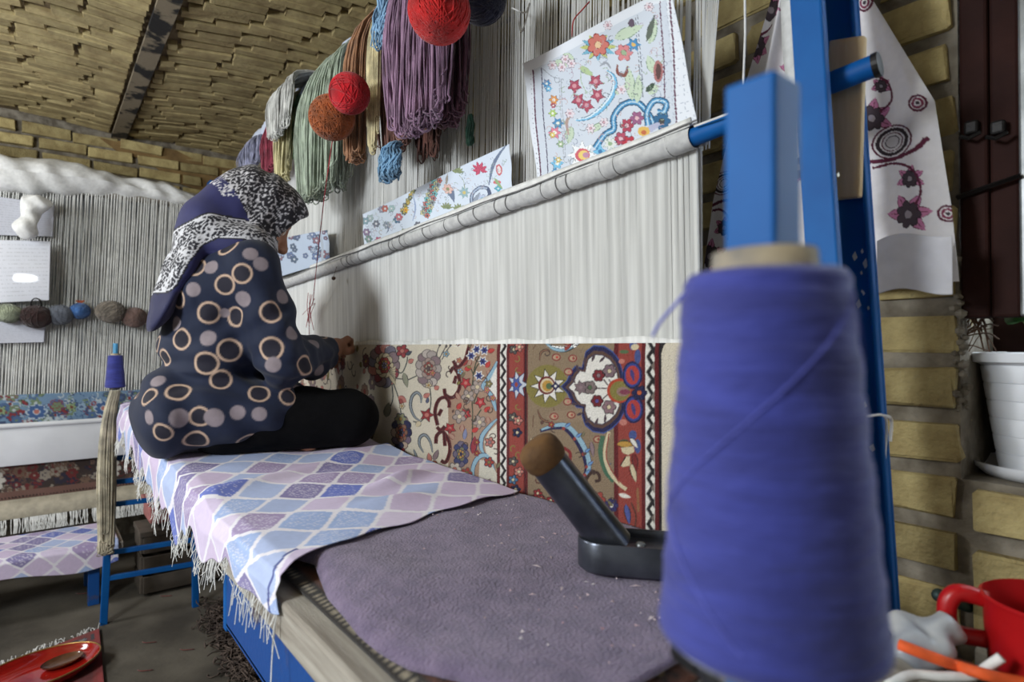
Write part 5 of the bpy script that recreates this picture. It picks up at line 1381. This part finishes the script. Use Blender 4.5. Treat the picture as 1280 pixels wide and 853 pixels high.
Rr, P, *_ = small_carpet('', '', BLX + .02, -1.15, .66, .705, .848, (120, 150, 180), [(150, 176, 200), (84, 110, 150), (120, 140, 110), (140, 60, 66), (196, 206, 210), (70, 84, 120)], 3, 420)
Rr.map = None
for yy_ in np.arange(.1, 1.8, .26): Rr.flower(yy_, .085, .034, 8, (70, 100, 150), (190, 204, 216), (190, 120, 110), .005); Rr.star(yy_ + .13, .07, .026, 7, (150, 170, 130), (80, 100, 90), (120, 70, 60), .003)
o = grid_mesh('second_carpet', P, M['carpet'], None, Rr.sample(P[..., 1] + 1.15, .848 - P[..., 2]), thick=.008, smooth=False); tag(o, 'pale blue floral strip of carpet started on the second loom', 'carpet')
Rr, P, *_ = small_carpet('', '', BLX + .06, -1.15, .66, .37, .535, (64, 52, 48), [(90, 70, 62), (50, 46, 62), (120, 96, 80), (110, 44, 44), (150, 140, 126)], 4, 360)
for yy_ in (.35, .98, 1.42):
    for k in range(9): q = 2 * PI * k / 9; Rr.ell(yy_ + .036 * math.cos(q), .072 + .036 * math.sin(q), .017, .013, (206, 200, 190), q)
    Rr.ell(yy_, .072, .028, .026, (44, 38, 44)); Rr.flower(yy_, .072, .022, 6, (120, 104, 96), (30, 26, 30), (190, 180, 170), .003)
Rr.poly([(-.1, .128), (2, .128), (2, .17), (-.1, .17)], (124, 92, 82), raw=True)
for k in range(150): Rr.poly([(k * .0125, .160), (k * .0125 + .006, .150), (k * .0125 + .0125, .160)], (40, 30, 30), raw=True)
o = grid_mesh('folded_carpet', P, M['carpet'], None, Rr.sample(P[..., 1] + 1.15, .535 - P[..., 2]), thick=.010, smooth=False); tag(o, 'dark floral carpet band with white palmettes under the white breast board', 'carpet')
P = np.array([[(BLX + .075 + k * .06, y, .372 - k * .075) for y in np.linspace(-1.15, .66, 60)] for k in (0, .5, 1)])
ke = thing('kilim_end', 'cream plain woven end with fringe below the dark carpet band', 'cloth', (BLX + .1, 0, .3))
grid_mesh('woven_end', P, mat('cream_weave', (176, 168, 150), .95, var=.15, scale=30), ke, thick=.004)
mb = MB(); rg = random.Random(6)
for k in range(620):
    y = rg.uniform(-1.15, .66); mb.tube([(BLX + .137, y, .297), (BLX + .15, y + rg.gauss(0, .003), .27), (BLX + .152, y + rg.gauss(0, .006), .235)], .0018, 3, cap=False)
mb.build('fringe', M['white'], ke, kind='stuff')
# low bench of the second loom with the same lozenge print
b2 = thing('low_bench', 'low plank bench before the second loom', 'bench', (-3.1, -.3, 0))
mb = MB(); mb.box((-3.14, -.42, .23), (.34, 1.40, .04), bev=.004); mb.build('plank', M['grey_wood'], b2)
for y in (-1.02, .18):
    for x in (-3.27, -3.01): mb = MB(); mb.box((x, y, .105), (.04, .04, .21), bev=.003); mb.build('leg', M['blue_worn'], b2)
nu, nv = 330, 110; T = np.linspace(0, 1, nv); U = np.linspace(-1.1, .262, nu); P = np.zeros((nv, nu, 3)); arc = T * .44
P[..., 1] = U[None, :]; P[..., 0] = (-3.30 + np.minimum(arc, .335))[:, None] + .010 * sst(.335, .36, arc)[:, None]
P[..., 2] = .262 - np.clip(arc - .335, 0, None)[:, None] * (.85 + .15 * np.sin(U * 13)[None, :]) + .004 * np.sin(U * 21 + 1)[None, :] * np.sin(arc * 20)[:, None]
o = grid_mesh('bench_cloth', P, M['printed_cotton'], None, cloth_pattern(P[..., 1] + 3, np.broadcast_to(arc[:, None] + 0 * U[None, :], P.shape[:2]), .10, .062, 3), thick=.0015); tag(o, 'lilac lozenge print cloth covering the low bench of the second loom', 'cloth')
# white cloth bundled along its top beam, with a hanging knot
nu, nv = 160, 22; U = np.linspace(.70, -1.20, nu); P = np.zeros((nv + 1, nu, 3))
for j in range(nv + 1):
    a = 2 * PI * j / nv; big = .066 + .040 * sst(.35, -.05, U) + .010 * np.sin(U * 11 + 1.7 * np.sin(U * 23)) * np.sin(U * 5 + a) + .006 * np.sin(U * 31 + 2 * a + 2 * np.sin(U * 13)) + .005 * np.sin(U * 9 + 5 * a) + .004 * np.sin(U * 57 + 3 * a + 2 * np.sin(a * 2)) - .03 * sst(.5, .7, U)
    P[j, :, 0] = BLX - .02 + big * math.cos(a); P[j, :, 1] = U; P[j, :, 2] = 1.885 + .85 * big * math.sin(a) + .01 * np.sin(U * 5)
bc_ = thing('bundled_cloth', 'white cotton cloth bundled along the top beam of the second loom', 'cloth', (BLX, -.2, 1.88))
grid_mesh('cloth_roll', P, M['white'], bc_)
kb_ = Blob((BLX + .02, -.12, 1.50), (BLX + .20, .16, 1.94), .006)
k0 = at(45, 255, X=BLX + .10); k1 = at(32, 286, X=BLX + .118)
kb_.ell(k0, (.035, .060, .040), .02); kb_.cap(k0, k0 + [0, -.02, -.05], .034, .026, .02); kb_.cap(k0 + [0, -.02, -.05], k1, .026, .042, .03); kb_.ell(k1, (.034, .040, .042), .02)
V, Fq = kb_.mesh(); V = V + .004 * np.sin(V[:, [1, 2, 0]] * 90 + V[:, [2, 0, 1]] * 55); add_mesh('hanging_knot', V, Fq, M['white'], bc_, True)
# paper sheets on its warp
def sheet2(label, q, seed, m, bgc, tilt=0.0):
    C = [at(px, py, X=BLX + .022) for px, py in q]
    nu, nv = 110, 80; u = np.linspace(0, 1, nu)[None, :, None]; v = np.linspace(0, 1, nv)[:, None, None]
    PT = (1 - v) * ((1 - u) * C[0] + u * C[1]) + v * ((1 - u) * C[3] + u * C[2])
    PT[..., 0] += tilt * (PT[..., 1] - C[0][1]) + .002 * np.sin(u[..., 0] * 7)
    if tilt:
        g0 = at(40, 350, X=BLX + .022); PT[..., 0] += .046 - .95 * ((PT[..., 1] - g0[1]) ** 2 + (PT[..., 2] - g0[2]) ** 2)
    cols = np.zeros(PT.shape); cols[:] = lin(bgc); rg = np.random.default_rng(seed)
    for i in range(6, nv - 4, 5):
        for j in range(4, nu - 4):
            if rg.random() < .5: cols[i, j] = lin(bgc) * .72
    o = grid_mesh('paper_sheet', PT, M[m], None, cols, thick=.0008); return tag(o, label, 'paper')
sheet2('glossy plastic covered sheet shining on the second loom warp', [(-22, 300), (63, 304), (61, 377), (-22, 380)], 1, 'glossy_print', (206, 208, 216), .20)
sheet2('upper pale sheet under the white cloth of the second loom', [(-70, 236), (68, 256), (66, 296), (-70, 292)], 2, 'print', (200, 202, 212))
sheet2('lower pale sheet below the row of wool balls', [(-70, 396), (57, 394), (55, 428), (-70, 431)], 3, 'print', (196, 198, 208))
# row of wool balls on a string
GB = 'wool balls in a row on the second loom'
prev = None
for lab, px, py, rp, colr, sq in (('pale sage green wool ball first in the row on the second loom', 10, 392, 16, (168, 176, 150), .8), ('dark maroon brown wool ball with a wire loop', 45, 396, 18, (58, 34, 32), .85), ('slate grey wool ball between maroon and blue ones', 75, 394, 15, (112, 118, 130), .9),
                                  ('bright blue wool ball with an orange tuft on top', 100, 389, 12, (72, 116, 178), .9), ('large taupe wool ball beside the blue one', 138, 390, 17.5, (140, 130, 118), .85), ('rosy brown wool ball last in the row by the weaver', 168, 397, 15, (126, 100, 92), .9)):
    r_ = .93 * rp * 2.95 / FPX; c = at(px, py, X=BLX + .004 + r_ * 1.01); r_ = .93 * rp * ((c - CAM) @ FW) / FPX
    o = ball(lab, c, r_, colr, int(px), GB, turns=26, squash=sq)
    if px == 45:
        mb = MB(); t = np.linspace(-.3, PI + .3, 14); mb.tube([c + [.030 + .012 * math.sin(q), .018 * math.cos(q), r_ * sq + .004 + .026 * math.sin(q)] for q in t], .003, 6); k_ = mb.build('wire_loop', M['black_iron'], o, True)
    if px == 100:
        mb = MB()
        for k in range(8): mb.tube([c + [0, .0, r_ * sq - .004], c + [.01, (k - 3.5) * .005, r_ * sq + .012]], .0022, 4)
        mb.build('orange_tuft', ymat((206, 104, 60)), o, kind='stuff')
# cream skein hung on the trestle, floor things
p = at(144, 487, X=-2.705)
skein('cream cotton hank hung on the far trestle below the violet bobbin', -2.690, .199, .905, .30, .036, .060, (214, 206, 182), n=50, seed=61, wave=.002, ty=.026)
o = MB(); o.box((-3.05, .50, .345), (.20, .26, .09), bev=.02); o.box((-3.05, .50, .392), (.215, .275, .014), bev=.005)
bx = thing('pink_box', 'dusty pink plastic tub on a crate behind the trestle', 'box', (-3.05, .50, .28)); o.build('tub', mat('dusty_pink_plastic', (176, 112, 108), .5), bx)
cr = thing('wooden_crate', 'grey wooden crate standing under the dusty pink tub', 'crate', (-3.05, .50, 0))
M['dark_wood'] = mat('dark_grey_wood', (84, 76, 68), .9, var=.2, scale=12)
for z in (.05, .135, .22):
    for x in (-3.15, -2.95): mb = MB(); mb.box((x, .50, z), (.012, .30, .07), bev=.002); mb.build('slat', M['dark_wood'], cr)
    for y in (.345, .655): mb = MB(); mb.box((-3.05, y, z), (.19, .012, .07), bev=.002); mb.build('slat', M['dark_wood'], cr)
mb = MB(); mb.box((-3.05, .50, .268), (.22, .33, .024), bev=.003); mb.build('crate_top', M['dark_wood'], cr)

# small rug on the floor with fringe, enamel tray on it
ra_, rb_ = at(124, 787, Z=.006), at(-60, 858, Z=.006); ud = nrm(rb_ - ra_); vd = nrm(at(131, 862, Z=.006) - ra_)
W_, H_ = .95, .70
Rr = Raster(0, 0, W_, H_, .003, (138, 32, 26)); rg = random.Random(14)
Rr.poly([(0, .03), (W_, .03), (W_, .085), (0, .085)], (52, 48, 58), raw=True); Rr.poly([(.03, 0), (.075, 0), (.075, H_), (.03, H_)], (120, 30, 26), raw=True)
for k in range(20): Rr.flower(.06 + k * .05, .058, .018, 6, rg.choice([(120, 120, 130), (150, 96, 80)]), (28, 26, 36), (176, 160, 140), .003)
for k in range(60): Rr.flower(rg.uniform(.1, W_), rg.uniform(.12, H_), rg.uniform(.012, .03), 6, rg.choice([(96, 24, 24), (60, 40, 44), (150, 110, 90)]), (40, 20, 24), (170, 140, 110), .003)
Rr.poly([(0, 0), (.02, 0), (.02, H_), (0, H_)], (150, 30, 30), raw=True)
nu, nv = 240, 180; uu = np.linspace(0, W_, nu); vv = np.linspace(0, H_, nv)
P = ra_ + uu[None, :, None] * ud + vv[:, None, None] * vd; P[..., 2] = .006 + .003 * np.sin(uu * 14)[None, :] * np.sin(vv * 11)[:, None]
fr_ = thing('floor_rug', 'small red floor rug with white fringe beside the trestle foot', 'rug', ra_)
grid_mesh('rug_pile', P, M['carpet'], fr_, Rr.sample(np.broadcast_to(uu, (nv, nu)), np.broadcast_to(vv[:, None], (nv, nu))), thick=.008, smooth=False)
mb = MB()
for k in range(210):
    p = ra_ + ud * rg.uniform(0, W_); q = p - vd * rg.uniform(.02, .055) + ud * rg.gauss(0, .012); mb.tube([p, (p + q) / 2 + [0, 0, rg.uniform(.002, .016)], q + [0, 0, -.002]], .0016, 3, cap=False)
mb.build('fringe', M['white'], fr_, kind='stuff')
tc_ = at(48, 846, Z=.02); vo = nrm(vd - ud * (vd @ ud)); tA = np.stack([ud, vo, [0, 0, 1]], 1)
tr = thing('enamel_tray', 'glossy red oval tray with gold rim on the small floor rug', 'tray', (tc_[0], tc_[1], .012))
mb = MB(); mb.lathe([(.0, .002), (.10, .002), (.135, .004), (.165, .022), (.172, .034), (.176, .035), (.170, .022), (.140, -.001), (.10, -.002), (0, -.002)], 48, (tc_[0], tc_[1], .014), tA, sx=.98, sy=.72)
smooth_angle(mb.build('tray_dish', mat('red_enamel', (168, 30, 22), .12, rgb2=(130, 22, 18), scale=8, coat=.6), tr), 60)
t = np.linspace(0, 2 * PI, 60, endpoint=False); mb = MB(); mb.tube([np.array([tc_[0], tc_[1], .0485]) + ud * .174 * .98 * math.cos(q) + vo * .174 * .72 * math.sin(q) for q in t], .0028, 6, closed=True); mb.build('gold_rim', mat('gold_rim', (190, 150, 90), .3, metal=.8), tr, True)
dc = np.array([tc_[0], tc_[1], .017]) - ud * .075 - vo * .02
mb = MB(); mb.lathe([(0, .004), (.03, .004), (.047, .012), (.050, .016), (.047, .010), (.03, 0), (0, 0)], 28, dc, tA, sx=1.2, sy=.8); tag(smooth_angle(mb.build('small_dish', mat('brown_glazed_dish', (96, 64, 44), .2, coat=.5), None), 60), 'little brown oval dish lying in the red tray', 'dish')
# wool scraps swept together on the floor
mb = MB(); rg = random.Random(91)
for k in range(420):
    t = rg.random(); c = at(268 + 40 * t + rg.gauss(0, 9), 762 + 92 * t + rg.gauss(0, 6), Z=0) ; c[2] = rg.uniform(.003, .028) * (1 - .3 * rg.random())
    pts = [c]
    for i in range(5): pts.append(pts[-1] + np.array([rg.gauss(0, .012), rg.gauss(0, .012), rg.gauss(0, .006)])); pts[-1][2] = max(.003, pts[-1][2])
    mb.tube(catmull(pts, 3), rg.uniform(.0014, .0034), 3, cap=False)
o = mb.build('wool_scraps', M['wool_scrap'], None, True); tag(o, 'heap of grey brown wool scraps swept together on the floor', 'scraps', kind='stuff')
mb = MB()
for px, py in ((178, 803), (172, 838), (225, 812), (95, 742), (240, 700), (200, 745)):
    c = at(px, py, Z=.003); mb.tube(catmull([c, c + [.02, .01, .002], c + [.03, .04, .0]], 4), .0018, 4)
o = mb.build('yarn_crumbs', ymat((120, 60, 56)), None, True); tag(o, 'few reddish yarn crumbs lying loose on the concrete floor', 'scraps', kind='stuff')
# ------------------------------------------------------------------ things by the window and at the bench end
# flower-print curtain cloth hung on the wall behind the upright
CYc = .945
Lp = [at(*q, Y=CYc) for q in ((975, -60), (960, 0), (905, 170), (886, 250), (874, 345))]
Rp = [at(*q, Y=CYc) for q in ((1050, -60), (1092, 0), (1170, 128), (1190, 260), (1199, 352))]
def edge(E_, t):
    z = np.array([p[2] for p in E_]); x = np.array([p[0] for p in E_]); zz = z[0] + (z[-1] - z[0]) * t
    return np.interp(zz, z[::-1], x[::-1]), zz
nu, nv = 420, 440; u = np.linspace(0, 1, nu); t = np.linspace(0, 1, nv)
xl, zl = edge(Lp, t); xr, zr = edge(Rp, t)
P = np.zeros((nv, nu, 3)); P[..., 0] = xl[:, None] + (xr - xl)[:, None] * u; P[..., 2] = zl[:, None] + (zr - zl)[:, None] * u
P[..., 2] += -.012 * np.sin(u * PI)[None, :] * sst(.9, 1, t)[:, None]
P[..., 1] = CYc + .012 * np.sin(u * 11 + 1.2)[None, :] * (.4 + .6 * t)[:, None] + .006 * np.sin(u * 23 + t[:, None] * 3)
P[..., 1] -= .016 * np.exp(-((u[None, :] - (.24 - .05 * t[:, None])) / .03) ** 2)
Rr = Raster(.15, 0, .70, .75, .0008, (224, 220, 222)); ZT = 1.75
def mp(px, py): p = at(px, py, Y=CYc); return (-p[0], ZT - p[2])
Rr.map = mp
PL = (92, 30, 56); GR = (70, 58, 66); RS = (190, 120, 156)
def rose(x, y, s=1.0, rot=0.0):
    for k, (dx, dy) in enumerate(((-1, -.8), (1.1, -.7), (1.3, .5), (.2, -1.3), (-1.2, .4))):
        q = rot + math.atan2(dy, dx); Rr.leaf(x, y, x + 28 * s * math.cos(q), y + 26 * s * math.sin(q), 12 * s, RS, PL, 1.2, PL)
    Rr.flower(x, y, 14.5 * s, 7, GR, (44, 34, 42), (150, 140, 146), 1.2)
def rings(x, y, s):
    for r_, c in ((27, PL), (24.5, (224, 220, 222)), (22, (52, 40, 48)), (17, (224, 220, 222)), (15, PL), (13.4, (224, 220, 222)), (10, GR), (8.6, (216, 212, 214))): Rr.ell(x, y, r_ * s * 1.05, r_ * s * .78, c, -.25, 30)
rings(1117, 178, 1.0); rings(902, 228, .72); rings(915, 87, .6)
for x, y in ((1151, 132), (1186, 268), (1083, 5)):
    for r_, c in ((12, PL), (9, (224, 220, 222)), (7.5, (130, 50, 80)), (4.5, (224, 220, 222)), (2.5, GR)): Rr.ell(x, y, r_, r_ * .9, c, 0, 22)
rose(1090, 148, 1.0); rose(1140, 270, 1.1, .4); rose(1102, 108, .5); rose(1142, 226, .7); rose(940, 55, .9, 2); rose(905, 285, .6); rose(884, 320, .9, 1); rose(1000, 88, .9, .5); rose(960, 10, .9); rose(1000, 210, .9, 1.5)
for ln, w_ in (([(1060, 200), (1090, 202), (1125, 198), (1152, 188), (1160, 176)], 5), ([(1090, 210), (1120, 205), (1146, 215), (1156, 240), (1150, 258)], 3), ([(1098, 95), (1112, 105), (1116, 125), (1100, 140)], 3), ([(885, 262), (900, 262), (912, 275), (910, 300)], 3), ([(880, 258), (895, 252), (915, 250)], 4), ([(945, 42), (965, 30)], 3), ([(1150, 188), (1164, 175), (1156, 184)], 5)): Rr.line(ln, w_, PL)
cc = Rr.sample(-P[..., 0], ZT - P[..., 2])
cur = thing('printed_curtain', 'white cloth with plum roses and rings hung on the wall behind the blue upright', 'curtain', (-.42, CYc, 1.15))
grid_mesh('curtain_sheet', P, M['printed_cotton'], cur, cc, thick=.0015)
# its folded-over white hem
hp_ = [at(*q, Y=CYc - .022) for q in ((978, -60), (976, 0), (978, 60), (986, 130), (990, 200))]
P2 = np.array([[p + np.array([w_ * .05 * (1 - .3 * i / 4), -.004 * math.sin(w_ * 3.1), 0]) for w_ in (0, .33, .66, 1)] for i, p in enumerate(hp_)]); grid_mesh('folded_hem', P2, M['white'], cur, thick=.0015)
P3 = np.zeros((40, 90, 3)); uu = np.linspace(.42, 1.0, 90); tt = np.linspace(0, 1, 40)
bl, br_ = at(1105, 352, Y=CYc - .01), at(1198, 348, Y=CYc - .01)
P3[..., 0] = bl[0] + (br_[0] - bl[0]) * np.linspace(0, 1, 90)[None, :]; P3[..., 1] = CYc - .034 - .0015 * np.sin(np.linspace(0, 9, 90))[None, :]; P3[..., 2] = (bl[2] + .055 - .075 * tt)[:, None] + .006 * np.sin(np.linspace(0, 5, 90))[None, :]
grid_mesh('turned_up_hem', P3, mat('greyish_white_cotton', (196, 194, 198), .9, var=.06), cur, thick=.0015)
mb = MB(); a = at(931, -20, Y=.80); b = at(929, 108, Y=.80); mb.tube([a, (a + b) / 2 + [.002, 0, 0], b], .0016, 6); tag(mb.build('hanging_string', M['white'], None), 'single white string hanging beside the warp before the curtain', 'string')
mb = MB(); a = at(1066, 519, Y=.745); pts = [at(1080, 521, Y=.742), at(1105, 520, Y=.80), at(1108, 540, Y=.83), at(1106, 575, Y=.83), at(1107, 600, Y=.83)]; mb.tube(catmull(pts, 5), .0015, 5); mb.tube(catmull([at(1105, 520, Y=.80), at(1114, 525, Y=.82), at(1113, 552, Y=.82)], 5), .002, 5)
tag(mb.build('tied_string', M['white'], None), 'short white string tied round the blue upright, ends dangling', 'string')

# plant pot on the sill
pc = np.array([-.166, 1.115, SILL + .004])
pot = thing('plant_pot', 'ribbed white plastic plant pot standing on the window sill', 'pot', pc)
mb = MB(); prof = [(0, 0), (.062, 0), (.064, .004)]
for i in range(6):
    z0 = .006 + i * .025; r0 = .064 + .0035 * i; prof += [(r0, z0), (r0 + .003, z0 + .021), (r0 + .0015, z0 + .024)]
prof += [(.088, .158), (.098, .160), (.099, .172), (.094, .174), (.086, .168), (.080, .150), (0, .150)]
mb.lathe(prof, 40, pc); smooth_angle(mb.build('pot_body', M['white_plastic'], pot), 50)
mb = MB(); mb.lathe([(0, .0), (.080, 0), (.092, .012), (.096, .016), (.094, .008), (.082, -.003), (0, -.003)], 40, pc + [0, 0, .0]); smooth_angle(mb.build('saucer', M['white_plastic'], pot), 50)
mb = MB(); mb.lathe([(0, .006), (.04, .004), (.080, 0)], 20, pc + [0, 0, .151]); mb.build('soil', M['soil'], pot, True)
pl_ = thing('potted_plant', 'green leafy plant growing in the white pot before the window', 'plant', pc + [0, 0, .155])
rg = random.Random(19)
def leafm(a, b, wd, name='leaf', par=None):
    a = np.asarray(a, float); b = np.asarray(b, float); d = b - a; s = nrm(np.cross(d, [rg.uniform(-.4, .4), -1, rg.uniform(-.3, .5)])) * wd / 2; n_ = nrm(np.cross(d, s))
    L_ = np.linalg.norm(d); V = []; Fq = []
    for i in range(7):
        t = i / 6; w_ = math.sin(PI * min(.98, t * .9 + .06)) ** .8; c = a + d * t + n_ * L_ * .12 * math.sin(PI * t)
        V += [c - s * w_ + n_ * .1 * wd * w_, c, c + s * w_ + n_ * .1 * wd * w_]
    for i in range(6): k = i * 3; Fq += [(k, k + 1, k + 4, k + 3), (k + 1, k + 2, k + 5, k + 4)]
    o = add_mesh(name, V, Fq, M['leaf'], par, True); sm = o.modifiers.new('thickness', 'SOLIDIFY'); sm.thickness = .0008
    return o
base = pc + [0, 0, .152]
stems = [at(1262, 130, Y=1.06), at(1278, 360, Y=1.06), at(1250, 385, Y=1.07), at(1290, 330, Y=1.08)]
mb = MB()
for s_ in stems: mb.tube(catmull([base + [rg.uniform(-.02, .02), rg.uniform(-.02, .02), 0], (base + s_) / 2 + [rg.uniform(-.02, .03), 0, .03], s_], 8), .0022, 6)
mb.build('stems', M['stem'], pl_, True, kind='stuff')
for a, b, w_ in (((1256, 128), (1240, 118), .022), ((1258, 138), (1242, 138), .020), ((1262, 128), (1255, 98), .022), ((1264, 134), (1284, 142), .030), ((1262, 118), (1282, 104), .026), ((1266, 126), (1290, 120), .03),
                 ((1278, 362), (1240, 352), .045), ((1280, 366), (1246, 380), .040), ((1282, 358), (1262, 336), .035), ((1284, 370), (1300, 400), .05), ((1276, 372), (1262, 405), .035), ((1286, 350), (1310, 330), .05)):
    leafm(at(*a, Y=1.06 + rg.uniform(-.01, .01)), at(*b, Y=1.055 + rg.uniform(-.015, .01)), w_, par=pl_)
# dry roots and rubble in the gap above the pot
mb = MB()
for k in range(26):
    a = at(1205 + rg.uniform(0, 10), 410 + rg.uniform(-30, 30), Y=1.04); b = at(1232 + rg.uniform(-12, 18), 395 + rg.uniform(-30, 50), Y=1.05); mb.tube(catmull([a, (a + b) / 2 + [rg.gauss(0, .006), rg.gauss(0, .004), rg.gauss(.008, .01)], b], 4), rg.uniform(.0006, .0014), 3, cap=False)
o = mb.build('dry_roots', mat('dry_root', (112, 84, 62), .95, rgb2=(70, 48, 38), scale=20), None); tag(o, 'tangle of dry brown roots between brick edge and white pot', 'roots', kind='stuff')
mb = MB(); rg = random.Random(29)
for k in range(40):
    z = rg.uniform(.98, 1.20); c = np.array([WX0 + rg.uniform(-.006, .006), WY + rg.uniform(-.004, .02), z]); s = rg.uniform(.003, .008); mb.lathe([(0, -s), (s * .9, -s * .3), (s, s * .4), (0, s)], 5, c)
o = mb.build('crumbling_mortar', M['mortar'], wall_loom, kind='stuff')

# ledge below the window and clutter lying on it
ld = MB(); ld.box((.10, .945, .68), (.62, .11, .05), bev=.006); ledge = ld.build('trim_1', M['mortar']); ledge['kind'] = 'structure'
LZ = .705
th_ = thing('threaded_bolt', 'greenish threaded steel rod sticking out of the brick wall', 'bolt', at(1205, 748, Y=.96))
a = at(1172, 744, Y=.93); b = at(1215, 760, Y=1.02); d = nrm(b - a); n = 60; mb = MB(); pts = [a + (b - a) * i / (n - 1) for i in range(n)]; mb.tube(pts, [.0085 if i % 2 else .0068 for i in range(n)], 14); mb.build('thread', M['bolt'], th_, True)
# shelf plank at the bench end that carries the red jug
sh = thing('side_shelf', 'small grey side shelf fixed at the end of the bench', 'shelf', (.0, .70, 0))
mb = MB(); mb.box((.04, .70, .725), (.40, .36, .03), bev=.004); mb.build('shelf_board', M['grey_wood'], sh)
for x, y in ((-.13, .58), (.21, .58), (-.13, .85), (.21, .85)): mb = MB(); mb.box((x, y, .355), (.03, .03, .71), bev=.003); mb.build('leg', M['blue_worn'], sh)
SZ = .741
jc = at(1298, 806, Z=.775) + [.014, .012, 0]; jc[2] = SZ; jug = thing('red_jug', 'red plastic jug with a thick handle on the side shelf', 'jug', jc)
mb = MB(); mb.lathe([(0, 0), (.050, 0), (.056, .006), (.059, .04), (.060, .07), (.063, .075), (.060, .077), (.056, .04), (.050, .010), (0, .008)], 36, jc); smooth_angle(mb.build('jug_body', M['red_plastic'], jug), 50)
hq = [jc + np.array(q) for q in ((-.054, -.015, .066), (-.075, -.030, .070), (-.083, -.036, .054), (-.078, -.034, .030), (-.054, -.02, .026))]
mb = MB(); mb.tube(catmull(hq, 6), .009, 12); mb.build('jug_handle', M['red_plastic'], jug, True)
bg_ = Blob((-.30, .60, SZ), (-.13, .86, SZ + .14), .004); c = at(1152, 806, Z=.770)
bg_.ell(c, (.026, .036, .020), .012); bg_.ell(c + [.012, .022, .012], (.016, .024, .015), .012); bg_.ell(c + [-.014, .012, .008], (.016, .02, .014), .012)
V, Fq = bg_.mesh(); V = V + .004 * np.sin(V[:, [1, 2, 0]] * 130 + V[:, [2, 0, 1]] * 90); V[:, 2] = np.maximum(V[:, 2], .7545); o = add_mesh('plastic_bag', V, Fq, mat('crumpled_grey_plastic', (140, 146, 156), .35, rgb2=(182, 182, 182), scale=20), None, True); tag(o, 'crumpled pale plastic bag lying on the bench end beside the red jug', 'bag')
bag_t = BVHTree.FromPolygons([tuple(v) for v in V], [tuple(q) for q in Fq.tolist()])
def lay(px, py, z):      # rests on the bag where it crosses it, else on the boards
    d = FW + RT * (px - 640) / FPX + UP * (426.5 - py) / FPX; h_ = bag_t.ray_cast(Vector(CAM), Vector(d))[0]
    return at(px, py, Z=z) if h_ is None else np.array(h_) - nrm(d) * .005
cq = catmull([(1124, 806), (1160, 820), (1200, 834), (1240, 846), (1290, 856)], 6)
cp_ = np.array([lay(px, py, .7585 + .008 * math.exp(-((px - 1222) / 30) ** 2)) for px, py in cq])
for _ in range(2): cp_[1:-1] = (cp_[:-2] + 2 * cp_[1:-1] + cp_[2:]) / 4
mb = MB(); mb.tube(cp_, .0055, 8); tag(mb.build('orange_cord', M['orange'], None, True), 'thick orange cord stretched across in front of the red jug', 'cord')
mb = MB(); mb.tube(catmull([at(1110, 858, Z=.7575), at(1140, 844, Z=.7575), at(1180, 846, Z=.7575), at(1215, 845, Z=.7585), at(1240, 830, Z=.770), at(1252, 822, Z=.778)], 6), .0045, 8); tag(mb.build('white_rope', M['white'], None, True), 'loose white rope end crossing the orange cord', 'rope')
# hanging bulb behind the photographer, and the added fill lamp out of view
for lp, lab in ((LAMP1, 'hanging light bulb on a cable over the work aisle'), (FILL_LAMP, 'added unseen fill lamp on a cable in the far aisle')):
    lb = thing('hanging_lamp', lab, 'lamp', (lp[0], lp[1], lp[2] + .15)); mb = MB(); mb.tube([(lp[0], lp[1], lp[2] + .20), (lp[0], lp[1], vault(lp[1]) + .01)], .003, 6); mb.build('cable', M['black_plastic'], lb)
    mb = MB(); mb.lathe([(.012, .20), (.018, .19), (.018, .14), (.014, .135)], 16, lp); mb.build('socket', M['black_plastic'], lb)
